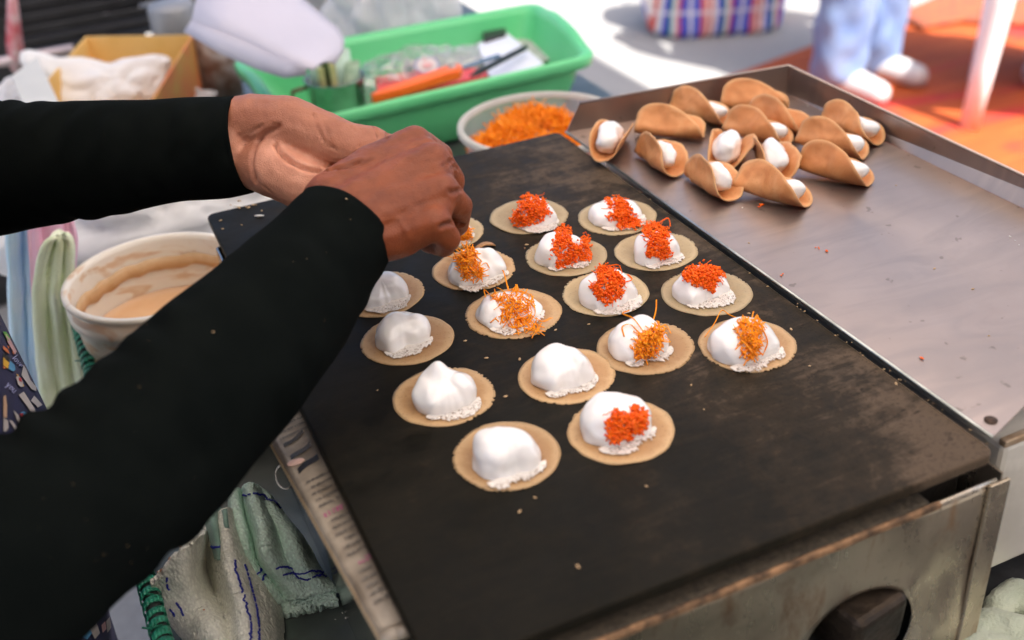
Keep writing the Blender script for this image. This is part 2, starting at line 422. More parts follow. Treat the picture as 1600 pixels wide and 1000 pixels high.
# unseen building added behind the camera to cut the light from the front
def building(name, lo, hi, face, label, mat):
    root = empty(name, ((lo[0] + hi[0]) / 2, (lo[1] + hi[1]) / 2, 0), label, 'building')
    world_child(box('added_building_wall', lo, hi, mat, None, 0), root)
    ax = 0 if face in 'NS' else 1; L0, L1 = lo[ax], hi[ax]; k = int((L1 - L0) / 2.6); s_ = (L1 - L0) / k
    for i in range(k):
        c_ = L0 + s_ * (i + .5)
        for z0, z1, wd, nm, mt in ((0.05, 2.7, 1.0, 'added_building_shutter', M_SHUT), (3.6, 5.0, .6, 'added_building_window', M_WIN)):
            if face == 'N': o = box(nm, (c_ - wd, hi[1] + .002, z0), (c_ + wd, hi[1] + .05, z1), mt, None, 0)
            else: o = box(nm, (hi[0] + .002, c_ - wd, z0), (hi[0] + .05, c_ + wd, z1), mt, None, 0)
            world_child(o, root)
M_WALLB = simple('added_building_plaster', (.13, .12, .11), (.17, .155, .14), 3, .9); M_SHUT = simple('added_building_dark_shutter', (.05, .05, .05), rough=.6); M_WIN = simple('added_building_dark_window', (.02, .02, .025), rough=.2)
building('added_building', (-9, -11, 0), (9, -6.5, 5.4), 'N', 'unseen building with dark shutters added behind the camera to dim the front light', M_WALLB)
# table under everything: dull sheet metal top
TZ = G - .2
M_TABLE = simple('dull_table_metal', (.10, .12, .115), (.16, .18, .17), 14, .32, .7, .15, 60, .002)
tb = empty('stall_table', (.3, 1.0, 0), 'sheet metal stall table carrying the stove, baskets and tubs', 'table')
def tbox(nm, lo, hi, mt, bev=.003): return world_child(box(nm, lo, hi, mt, None, bev), tb)
tbox('table_top', (-.135, -.30, TZ - .025), (.73, 1.95, TZ), M_TABLE)
for x in (-.1, .69):
    for y in (-.26, 1.90): tbox('leg', (x - .018, y - .018, 0), (x + .018, y + .018, TZ - .0255), M_POST)

# ================================================================== STOVE + GRIDDLE + TRAY
st = empty('stove_box', (.19, .3, TZ), 'stained sheet metal stove box with a round burner hole under the griddle', 'stove')
def sb(o): return world_child(o, st)
SX0, SX1, SY0, SY1, SZ = .002, .392, .006, .600, G - .030
# front panel with a round hole
hc = at(1335, 1005, -.13); hx, hz = hc.x, hc.z; hr = .046
def panel_with_hole(name, x0, x1, z0, z1, y, hx, hz, hr, mat, t=.0015):
    V = []; F = []; N = 48; K = 10
    for k in range(K + 1):
        for j in range(N):
            a = 2 * PI * j / N; cx_, cz_ = math.cos(a), math.sin(a)
            tx = ((x1 - hx) / cx_ if cx_ > 1e-9 else (x0 - hx) / cx_ if cx_ < -1e-9 else 1e9)
            tz = ((z1 - hz) / cz_ if cz_ > 1e-9 else (z0 - hz) / cz_ if cz_ < -1e-9 else 1e9)
            tt = min(tx, tz); f = k / K; r = hr + (tt - hr) * f ** 1.3
            px, pz = hx + cx_ * r, hz + cz_ * r
            dent = .0035 * nz((px, 0, pz), 13, 3) + .0016 * nz((px, 0, pz), 37, 5)
            V.append((px, y + dent * (1 - f ** 6), pz))
    for k in range(K):
        for j in range(N):
            q = (j + 1) % N; F.append((k * N + j, (k + 1) * N + j, (k + 1) * N + q, k * N + q))
    return solid(mesh_obj(name, V, F, mat), t, 0)
zb = TZ + .002
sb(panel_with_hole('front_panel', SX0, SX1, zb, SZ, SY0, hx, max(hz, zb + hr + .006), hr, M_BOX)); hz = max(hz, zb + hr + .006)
M_SIDE = simple('greasy_steel_side', (.30, .32, .31), (.42, .43, .41), 9, .17, .95, .2, 30, .003)
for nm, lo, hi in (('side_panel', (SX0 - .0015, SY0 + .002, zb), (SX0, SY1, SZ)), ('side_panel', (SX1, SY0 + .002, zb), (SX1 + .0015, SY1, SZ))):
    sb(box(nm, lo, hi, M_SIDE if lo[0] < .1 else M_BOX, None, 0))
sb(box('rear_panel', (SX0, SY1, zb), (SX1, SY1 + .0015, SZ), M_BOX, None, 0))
M_SOOT = simple('soot_and_shade', (.006, .005, .004), (.018, .013, .009), 50, .8, 0, .6, 120, .002)
sb(box('fire_chamber', (SX0 + .004, SY0 + .03, zb), (SX1 - .004, SY1 - .004, SZ - .012), M_SOOT, None, .002))
# corner fold on the right edge of the front
M_CRUST = simple('greasy_crust', (.035, .026, .016), (.075, .058, .036), 260, .75, 0, 1.0, 420, .002)
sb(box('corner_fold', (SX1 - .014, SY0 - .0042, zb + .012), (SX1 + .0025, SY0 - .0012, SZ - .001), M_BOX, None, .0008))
# black crusty ledge between griddle and box
sb(box('crusted_ledge', (.004, SY0 - .0065, SZ + .001), (.326, SY0 + .05, SZ + .0095), M_CRUST, None, .002))
# rust-coloured angle strip along the top of the front
M_RUST = simple('rusty_strip', (.055, .032, .018), (.36, .20, .10), 85, .55, .35, .8, 240, .001)
p0 = at(1447, 771, -.022); V = []; F = []
for i in range(40):
    t = i / 39; x = .0 + (p0.x - .0) * t; wv = .0008 * nz((x, 0, 0), 60)
    V += [(x, -.0048 + wv, G - .0232), (x, -.0046 + wv, G - .0203), (x, -.0020 + wv, G - .0196), (x, -.0008, G - .0212), (x, -.0008, G - .0235), (x, -.0040 + wv, G - .0248)]
for i in range(39):
    for j in range(6):
        q = (j + 1) % 6; F.append((i * 6 + j, i * 6 + q, i * 6 + 6 + q, i * 6 + 6 + j))
F += [(5, 4, 3, 2, 1, 0), tuple(39 * 6 + j for j in range(6))]
sb(mesh_obj('rust_strip', V, F, M_RUST, smooth=False))
# burner pipe coming out of the hole
bp = empty('burner_pipe', (hx, -.02, TZ), 'blackened square burner duct sticking out of the stove hole', 'burner')
A = Acc(); c1 = at(1378, 990, -.118); c0 = c1 + Vector((-.014, .085, .004)); R = (c1 - c0).to_track_quat('Y', 'Z').to_matrix()
A.box((c0 + c1) / 2, (.024, (c1 - c0).length / 2, .022), R)
o = world_child(A.obj('duct', simple('burnt_iron', (.016, .012, .009), (.06, .042, .028), 45, .5, .6, .6, 150, .002), smooth=False), bp); bevel(o, .006, 3)
A = Acc(); A.tube([c0 + Vector((0, -.018, .0)), c0 + Vector((0, -.022, 0))], .040, 32); world_child(A.obj('flange', M_SOOT), bp)

# griddle plate
def rounded_rect(x0, x1, y0, y1, r, n=6):
    P = []
    for cx_, cy_, a0 in ((x1 - r, y1 - r, 0), (x0 + r, y1 - r, 90), (x0 + r, y0 + r, 180), (x1 - r, y0 + r, 270)):
        for k in range(n + 1):
            a = math.radians(a0 + 90 * k / n); P.append((cx_ + r * math.cos(a), cy_ + r * math.sin(a)))
    return P
P = rounded_rect(0, .3742, 0, .6143, .008)
gr = hexa('griddle_plate', [(x, y, G) for x, y in P], [(x, y, G - .0085) for x, y in P], M_GRID, None, .0018)
tag(gr, 'black seasoned steel griddle plate covered with rows of round crepes', 'griddle'); origin_to(gr, (0, 0, G - .0085))
for pp in gr.data.polygons: pp.use_smooth = False

# tray
tr = empty('steel_tray', (.5, .3, G), 'shallow stainless steel tray holding the folded crepes', 'tray')
TB = G + .0035
bl = Vector((.3765, .600, TB)); br = Vector((.629, .566, TB)); fr = Vector((.630, .065, TB)); fl = Vector((.3785, .009, TB)); fe = Vector((.425, .026, TB))
def tv(x): return Vector((x[0], x[1], x[2]))
outl = [fl, fe, fr, br, bl]
o = hexa('tray_floor', [p for p in outl], [p - Vector((0, 0, .0012)) for p in outl], M_TRAY, None, 0); world_child(o, tr)
H = .0297
def wall(nm, pts_b, pts_t, mat=M_TRAY):
    n = len(pts_b); V = list(pts_b) + list(pts_t); F = [(i, i + 1, n + i + 1, n + i) for i in range(n - 1)]
    o = mesh_obj(nm, V, F, mat, smooth=False); world_child(o, tr); solid(o, .0014, 0); return o
up = Vector((0, .004, H))
wall('tray_wall', [bl + Vector((.0, 0, 0)), br], [bl + Vector((.017, .001, H * .93)), br + Vector((.004, .004, H))])
wall('tray_wall', [br + Vector((.0003, -.0004, 0)), fr + Vector((0.0003, 0, 0))], [br + Vector((.0046, .0034, H)), fr + Vector((.014, -.0, H * .62))])
A = Acc(); A.tube([bl + Vector((.017, .001, H * .93)), br + Vector((.004, .004, H)), fr + Vector((.014, 0, H * .62))], .0016, 8); world_child(A.obj('rolled_rim', M_TRAY), tr)
M_EDGE = simple('bright_worn_edge', (.50, .52, .48), (.32, .33, .30), 60, .3, .9, .2)
A = Acc(); A.tube([fl + Vector((-.0004, 0, .0002)), bl + Vector((-.0004, 0, .0002))], .0013, 8); world_child(A.obj('folded_lip', M_EDGE), tr)
hp = at(1548, 657, .0035)
A = Acc(); A.tube([hp + Vector((0, 0, -.001)), hp + Vector((0, 0, .0007))], .0042, 20); world_child(A.obj('screw_head', simple('rusted_screw', (.03, .018, .012), (.09, .05, .03), 300, .7, .4, .6, 600)), tr)

# second metal box on the right carrying the tray
b2 = empty('side_box', (.55, .3, TZ), 'pale galvanised metal box standing right of the stove under the tray', 'metal box')
M_GALV = simple('pale_galvanised', (.74, .70, .62), (.84, .80, .73), 12, .35, .35, .5, 22, .006)
o = box('box_body', (.415, .028, G - .150), (.68, .59, G - .032), M_GALV, None, .004); world_child(o, b2)
o = box('box_rim', (.4135, .0265, G - .0315), (.6815, .0325, G - .026), simple('stained_rim', (.30, .19, .10), (.5, .4, .3), 60, .5, .5, .5), None, .001); world_child(o, b2)
for x, y in ((.43, .05), (.66, .05), (.43, .57), (.66, .57)):
    world_child(box('box_foot', (x - .01, y - .01, TZ), (x + .01, y + .01, G - .1505), M_GALV, None, .001), b2)
o = box('black_mat', (.405, -.25, TZ + .0005), (.725, .58, TZ + .006), simple('black_rubber', (.012, .012, .013), (.03, .03, .032), 90, .7), None, .002)
tag(o, 'black rubber mat on the table right of the stove', 'mat'); origin_to(o, (.6, .1, TZ))

# ================================================================== CREPES ON THE GRIDDLE
UH = Vector((R_[0], R_[1], 0)).normalized(); VH = Vector((-UH.y, UH.x, 0))   # right / away as seen by the cook's customer
def dish_crepe(root, Rr, seed, mat, ragged):
    N, K = 200, 13; V = [(0, 0, .0009)]; F = []
    def rim(a):
        ns = .5 + .5 * nz((math.cos(a) * 3, math.sin(a) * 3, seed), .8)
        w_ = max(0, math.sin(a * 1 + seed * 2.1) + ragged - .55)
        hf = nz((math.cos(a), math.sin(a), seed * 1.3), 30)
        notch = -.0010 * min(1, w_ * 1.8) * (1 if hf > .20 else 0) * (1 + hf)
        return Rr * (1 + .030 * (ns - .5) * 2 + .012 * math.cos(2 * a + seed) + .010 * nz((math.cos(a), math.sin(a), seed), 5)) + notch
    for k in range(1, K + 1):
        f = (k / K) ** .8
        for j in range(N):
            a = 2 * PI * j / N; r = (rim(a) if k == K else (Rr * (1 + .012 * math.cos(2 * a + seed)) * f + (rim(a) - Rr * (1 + .012 * math.cos(2 * a + seed))) * f ** 9))
            x, y = r * math.cos(a), r * math.sin(a)
            z = .0008 - .0004 * f ** 6 + .00022 * nz((x, y, seed), 160)
            lift = .0009 * max(0, nz((math.cos(a), math.sin(a), seed + 9), 1.4)) * f ** 6
            V.append((x, y, z + lift))
    for j in range(N): F.append((0, 1 + j, 1 + (j + 1) % N))
    for k in range(K - 1):
        for j in range(N):
            a = 1 + k * N + j; b = 1 + k * N + (j + 1) % N; F.append((a, a + N, b + N, b))
    b0 = len(V)
    for j in range(N):
        x, y, z = V[1 + (K - 1) * N + j]; V.append((x * .992, y * .992, max(.00005, z - .0004)))
    for j in range(N):
        a = 1 + (K - 1) * N + j; b = 1 + (K - 1) * N + (j + 1) % N; F.append((a, b0 + j, b0 + (j + 1) % N, b))
    return mesh_obj('crepe_disc', V, F, mat, root)
TF = math.radians(-62)       # direction of the scraped flat side (from UH towards -VH)
def cream_dollop(root, c, a, b, H, seed, peak=None, flat=.62, squash=.3, lobes=()):
    """c = centre (Vector, local), a,b half axes along UH, VH"""
    N, K = 84, 26; V = []; F = []
    def rho(th):
        e = a * b / math.sqrt((b * math.cos(th)) ** 2 + (a * math.sin(th)) ** 2)
        e *= 1 + .05 * nz((math.cos(th), math.sin(th), seed), 1.6)
        dlt = math.cos(th - TF)
        if dlt > .05:
            fl = (flat * min(a, b) * 1.08 + .0010 * nz((math.cos(th) * 2, math.sin(th) * 2, seed), 1.8)) / dlt
            e = -math.log(math.exp(-e * 900) + math.exp(-fl * 900)) / 900
        return e
    def top(u, v, cosf):
        dflat = (u * math.cos(TF) + v * math.sin(TF)) / min(a, b)
        h = H * (1 - squash * max(0, min(1, .5 + .8 * dflat)) ** 1.5)
        return h
    pts = []
    for k in range(K + 1):
        f = k / K * PI / 2 * 1.10
        for j in range(N):
            th = 2 * PI * j / N; r = rho(th) * (math.sin(min(f, PI)) ** .93)
            u, v = r * math.cos(th), r * math.sin(th)
            z = top(u, v, 0) * (max(0, math.cos(f)) ** .84) if f < PI / 2 else -.0006 * (f - PI / 2) * 20
            z = .0018 + z
            if peak:
                pu, pv, ph, pw = peak; d2 = ((u - pu) ** 2 + (v - pv) ** 2) / pw ** 2
                z += ph * math.exp(-d2) * max(0, math.cos(min(f, PI / 2)))
            for (lu, lv, lh, lw) in lobes:
                d2 = ((u - lu) ** 2 + (v - lv) ** 2) / lw ** 2; z += lh * math.exp(-d2 * d2) * min(1, max(0, math.cos(min(f, PI / 2))) * 3)
            p = Vector((u, v, z)); amp = min(1, k / 3)
            sw = math.sin(200 * (p.x * .8 + p.y * .6) + 5 * nz(p, 55, seed)) * max(0, nz(p, 40, seed + 7)); dsp = .0030 * nz(p, 58, seed) + .0010 * nz(p, 120, seed + 3) + .0010 * sw
            nr = Vector((math.cos(th) * math.sin(f), math.sin(th) * math.sin(f), math.cos(f) + .2)).normalized()
            p = p + nr * dsp * (amp if k else 0)
            if k == 0: p.z += 0
            pts.append(c + UH * p.x + VH * p.y + Vector((0, 0, max(p.z, .0012))))
    # collapse pole
    cen = sum((pts[j] for j in range(N)), Vector()) / N; cen += Vector((0, 0, 0))
    V = [cen] + pts[N:]
    for j in range(N): F.append((0, 1 + j, 1 + (j + 1) % N))
    for k in range(K - 1):
        for j in range(N):
            p_ = 1 + k * N + j; q_ = 1 + k * N + (j + 1) % N; F.append((p_, p_ + N, q_ + N, q_))
    cr = mesh_obj('meringue', V, F, M_CREAM, root)
    # scraped perforated film along the flat side
    wdir = UH * (-math.sin(TF)) + VH * math.cos(TF); ndir = UH * math.cos(TF) + VH * math.sin(TF)
    s = .00045; W_ = max(a, b) * .92; L_ = min(a, b) * (1.0 - flat) + .0060; base = flat * min(a, b) - .002
    nw, nl = int(2 * W_ / s), int((L_ + .002) / s); idx = {}; V = []; F = []
    def keep(i, j):
        ww = -W_ + (i + .5) * s; ll = (j + .5) * s
        lim = (L_ + .002) * math.sqrt(max(0, 1 - (ww / W_) ** 2)) * (.84 + .35 * nz((ww, seed, 0), 90) + .28 * nz((ww, seed, 0), 520) + .2 * math.sin(ww / W_ * 2 + seed))
        if ll > lim: return False
        h = noise.cell(Vector((int(i * .7 + ll * 300), int(j * .8 + seed), seed * 3.3)))
        return not (ll > .0030 and h > .80 - .50 * (ll / max(lim, 1e-4)) ** 1.2 and nz((ww, ll, seed), 230) > -.15)
    def vid(i, j):
        if (i, j) not in idx:
            ww = -W_ + i * s + .0002 * nz((i, j, seed), .7); ll = j * s + .0002 * nz((j, i, seed), .7)
            p = c + wdir * ww + ndir * (base + ll) + Vector((0, 0, .0021 + .0010 * max(0, 1 - ll / .004) + .0004 * nz((ww, ll, seed), 500)))
            idx[(i, j)] = len(V); V.append(p)
        return idx[(i, j)]
    for i in range(nw):
        for j in range(nl):
            if keep(i, j): F.append((vid(i, j), vid(i + 1, j), vid(i + 1, j + 1), vid(i, j + 1)))
    if F:
        fo = mesh_obj('scraped_film', V, F, M_FILM, root); solid(fo, .00025, 1)
    return cr
def in_poly(x, y, P):
    c = False; n = len(P)
    for i in range(n):
        x0, y0 = P[i]; x1, y1 = P[i - 1]
        if (y0 > y) != (y1 > y) and x < (x1 - x0) * (y - y0) / (y1 - y0) + x0: c = not c
    return c
def shreds(root, bvh, poly, kind, n, stray=()):
    """topping: short crumbly bits or long threads, strewn over the surface seen inside the outline"""
    A = Acc(); xs = [p[0] for p in poly]; ys = [p[1] for p in poly]; cx_, cy_ = sum(xs) / len(xs), sum(ys) / len(ys)
    off = Vector(root.location); k = 0; tries = 0; rr = random
    while k < n and tries < n * 20:
        tries += 1; x = rr.uniform(min(xs), max(xs)); y = rr.uniform(min(ys), max(ys))
        x0, y0 = x, y
        if not in_poly(x, y, poly): continue
        jg = 3.2 if rr.random() < .25 else 1.4; x += rr.gauss(0, jg); y += rr.gauss(0, jg)
        h = camhit(bvh, x, y)
        if h[0] is None: continue
        k += 1; e = max(0, 1 - math.hypot((x - cx_) / (max(xs) - min(xs)), (y - cy_) / (max(ys) - min(ys))) * 2)
        p = h[0] - off + h[1] * rr.uniform(0, 1) ** 1.5 * (.0016 + .0042 * e)
        t = Vector((rr.gauss(0, 1), rr.gauss(0, 1), rr.gauss(0, .55))).normalized()
        if kind == 'red': L, st_, rad = (rr.uniform(.0012, .0036), 3, rr.uniform(.00055, .0010)) if rr.random() > .10 else (rr.uniform(.005, .010), 5, .0003)
        else:
            L, st_, rad = rr.uniform(.004, .015), 6, rr.uniform(.00034, .00060)
            t = (t + Vector((UH.x * .1, UH.y * .1, 0)) + VH * rr.choice((-1.3, 1.3)) + UH * .3).normalized()
        pts = [p - t * L / 2]
        for i in range(st_):
            t = (t + Vector((rr.gauss(0, .42), rr.gauss(0, .42), rr.gauss(0, .42)))).normalized() if kind == 'red' else (t + Vector((rr.gauss(0, .13), rr.gauss(0, .13), rr.gauss(0, .13) - .05))).normalized()
            pts.append(pts[-1] + t * L / st_)
        pts = [Vector((q.x, q.y, max(q.z, .0022))) for q in pts]
        A.tube(pts, [rad] * len(pts), 4)
    for path in stray:
        pp = []
        for (x, y, lift) in path:
            h = camhit(bvh, x, y)
            q = (h[0] if h[0] is not None else at(x, y, .004)) - off; pp.append(q + Vector((0, 0, lift)))
        pp = [Vector(q) for q in catmull(pp, 6)]
        for m_ in range(2):
            jx = Vector((rr.gauss(0, .0004), rr.gauss(0, .0004), .0002 * m_)); A.tube([q + jx for q in pp], .00034, 4)
    o = A.obj('red_orange_shreds' if kind == 'red' else 'golden_threads', M_RED if kind == 'red' else M_GOLD, root)
    o['kind'] = 'stuff'
    return o
# x, y, radius, material, ragged, cream px box (left,right,bottom,top), options, topping kind, polygon, strays, label
CR = [
 (.2623, .4474, .0352, 'p', .1, (804, 871, 360, 313), dict(), 'red', [(815, 306), (834, 305), (850, 316), (860, 333), (848, 342), (823, 352), (798, 352), (804, 337), (812, 323)], (), 'pale crepe with a red orange shred topping, farthest on the griddle and nearest the fist'),
 (.3300, .4044, .0354, 'p', .1, (920, 1006, 357, 313), dict(), 'red', [(945, 311), (971, 311), (988, 326), (991, 339), (1003, 349), (996, 356), (966, 357), (962, 344), (947, 341), (959, 331)], (), 'pale crepe with a red orange topping in the far right corner near the tray'),
 (.2577, .3623, .0346, 'p', .4, (838, 920, 420, 366), dict(lobes=[(.012, .001, .003, .006)]), 'red', [(870, 359), (883, 353), (892, 361), (894, 381), (904, 384), (908, 371), (919, 372), (923, 405), (892, 411), (870, 420), (864, 386)], (), 'pale crepe with a V-shaped red orange topping in the second row from the back'),
 (.3269, .3319, .0348, 'p', .3, (989, 1065, 416, 362), dict(), 'red', [(1007, 353), (1024, 348), (1046, 361), (1043, 381), (1048, 401), (1035, 404), (1021, 397), (1010, 403), (1013, 381), (1004, 364)], ([(1030, 354, .004), (1043, 349, .005), (1047, 358, .003)],), 'pale crepe with a tall straight red orange topping like a collar beside the tray edge'),
 (.1810, .3815, .0352, 'b', .9, (698, 791, 448, 392), dict(lobes=[(.012, .004, .003, .007)]), 'gold', [(719, 395), (732, 383), (744, 396), (742, 411), (757, 425), (743, 436), (723, 433), (718, 411), (708, 402)], ([(722, 402, .003), (708, 394, .004), (697, 396, .003)], [(745, 425, .002), (760, 418, .004), (766, 421, .001)]), 'crepe with golden orange threads right below the thumb side of the fist'),
 (.1808, .3006, .0374, 'b', .8, (743, 848, 514, 460), dict(lobes=[(-.016, -.002, .003, .008)], squash=.45), 'gold', [(783, 461), (801, 450), (817, 457), (834, 469), (826, 488), (834, 502), (850, 511), (839, 523), (823, 522), (795, 513), (778, 493), (781, 477), (764, 463)], ([(795, 460, .004), (789, 445, .011), (786, 436, .008)], [(836, 500, .002), (848, 508, .003), (862, 502, .003)], [(832, 470, .004), (836, 495, .003), (826, 506, .002)], [(770, 470, .003), (758, 460, .004), (759, 466, .001)]), 'crepe with the widest messy tangle of golden threads spilling over its right edge'),
 (.2571, .2912, .0349, 'p', .3, (905, 999, 487, 420), dict(), 'red', [(929, 419), (944, 417), (962, 424), (974, 436), (971, 455), (975, 463), (949, 474), (933, 464), (922, 449), (936, 438)], ([(950, 421, .003), (966, 421, .004), (972, 430, .002)], [(972, 447, .003), (988, 444, .004), (981, 434, .003)], [(925, 447, .002), (919, 443, .003)]), 'pale crepe with a red orange topping and loose curls, in the middle of the griddle'),
 (.3258, .2522, .0354, 'p', .4, (1052, 1145, 480, 421), dict(flat=.5), 'red', [(1066, 431), (1078, 417), (1104, 415), (1125, 420), (1126, 430), (1118, 443), (1112, 456), (1101, 449), (1078, 441)], ([(1120, 433, .002), (1130, 430, .003), (1134, 436, .001)],), 'pale crepe with a flat round red orange cap close to the tray edge'),
 (.2455, .2086, .0357, 'b', .7, (952, 1046, 567, 493), dict(flat=.7), 'gold', [(1014, 515), (1027, 507), (1037, 520), (1031, 535), (1023, 551), (992, 558), (993, 543), (998, 529)], ([(1018, 515, .002), (1025, 500, .008), (1026, 486, .010)], [(1006, 522, .002), (990, 503, .003), (973, 495, .003), (984, 490, .003)], [(1000, 525, .001), (985, 511, .002), (972, 515, .002), (975, 528, .001)], [(1028, 520, .003), (1040, 514, .003), (1048, 525, .002)]), 'brown crepe with golden threads one of which stands straight up like an antenna'),
 (.3106, .1747, .0352, 'b', .7, (1109, 1222, 574, 500), dict(lobes=[(.017, -.002, .002, .008)], flat=.66), 'gold', [(1152, 503), (1174, 498), (1187, 504), (1188, 527), (1184, 548), (1176, 562), (1163, 553), (1155, 529)], ([(1157, 502, .002), (1140, 497, .003), (1128, 492, .004), (1117, 510, .003), (1102, 530, .002)], [(1188, 512, .002), (1198, 540, .003), (1190, 560, .002)], [(1183, 504, .004), (1196, 518, .003)]), 'brown crepe with golden threads trailing over its left side, nearest to the tray edge'),
 (.0952, .3061, .0354, 'b', .1, (585, 672, 552, 491), dict(squash=.2, lobes=[(.013, .003, .002, .006)]), None, None, (), 'brown crepe with a bare translucent mound of meringue beside the black sleeve'),
 (.0994, .3821, .0357, 'b', .9, (555, 638, 484, 427), dict(squash=.3), None, None, (), 'crepe with bare meringue partly covered by the black cuff'),
 (.0933, .2242, .0355, 'b', .7, (647, 746, 652, 576), dict(peak=(-.004, .006, .008, .006), lobes=[(.013, -.002, .003, .007)]), None, None, (), 'crepe with bare meringue rising to a pointed peak'),
 (.1789, .2044, .0346, 'b', .3, (829, 930, 615, 546), dict(peak=(-.003, .008, .004, .008), lobes=[(.013, -.003, .003, .005)], flat=.66), None, None, (), 'brown crepe with bare meringue shaped like a bun with a small bump on its right'),
 (.1055, .1434, .0351, 'b', .8, (736, 847, 753, 660), dict(flat=.74, squash=.2), None, None, (), 'crepe with the largest smooth bare meringue dome, closest to the camera'),
 (.1821, .1305, .0350, 'b', .1, (906, 1020, 700, 614), dict(flat=.72, squash=.25), 'red', [(953, 649), (964, 642), (974, 649), (984, 648), (987, 633), (996, 636), (998, 643), (1011, 643), (1008, 673), (992, 677), (975, 684), (960, 693), (949, 685)], (), 'brown crepe with a smear of red orange topping on the front of its meringue'),
 (.1858, .4562, .0335, 'p', .1, (672, 738, 382, 345), dict(), 'gold', [(715, 352), (731, 357), (734, 366), (722, 371), (712, 364)], (), 'crepe mostly hidden behind the fingers of the fist'),
]
for i, (x, y, Rr, tone, rag, cb, opt, kind, poly, stray, lab) in enumerate(CR):
    root = empty('filled_crepe', (x, y, G), lab, 'crepe', 'round crepes cooking on the griddle')
    dish_crepe(root, Rr, i * 3.7 + 1.3, M_CREPE_PALE if tone == 'p' else M_CREPE_BROWN, rag)
    l, r_, bt, tp = cb; loc = Vector((x, y, G))
    pl, pr_, pf = at(l, bt - (bt - tp) * .38, .005), at(r_, bt - (bt - tp) * .38, .005), at((l + r_) / 2, bt, .001)
    a = (pr_ - pl).length / 2; b = a * .92; cu = ((pl + pr_) / 2).dot(UH)
    dist = math.hypot(x - CAM[0], y - CAM[1]); el = math.atan2(.4438, dist)
    fe_ = flat_e = opt.get('flat', .62); bf = b * (.55 + .45 * fe_) / 1.0
    cv = pf.dot(VH) + b * .93
    c = UH * cu + VH * cv - Vector((x, y, 0)); c.z = 0
    cpx = None
    # silhouette height above the centre
    cw = Vector((x, y, G)) + c; d_ = cw - Vector(CAM); dep = d_.dot(Vector(D_)); cy_px = 500 - F_PX * d_.dot(Vector(U_)) / dep
    s = (cy_px - tp) * dep / F_PX
    h2 = max(.25e-4, s * s - (b * math.sin(el)) ** 2); Hh = min(.023, max(.009, math.sqrt(h2) / math.cos(el)))
    opt = dict(opt)
    cr = cream_dollop(root, c, a, b, Hh, i * 5.1 + 2, **opt)
    if kind:
        me = cr.data; off = root.location
        Vv = [v.co + off for v in me.vertices]; Ff = [tuple(p.vertices) for p in me.polygons]
        k = len(Vv); z0 = G + .0022; Vv += [Vector((x - .05, y - .05, z0)), Vector((x + .05, y - .05, z0)), Vector((x + .05, y + .05, z0)), Vector((x - .05, y + .05, z0))]; Ff.append((k, k + 1, k + 2, k + 3))
        bvh = BVHTree.FromPolygons(Vv, Ff)
        xs = [p[0] for p in poly]; ys = [p[1] for p in poly]
        shreds(root, bvh, poly, kind, 640 if kind == 'red' else 260, stray)

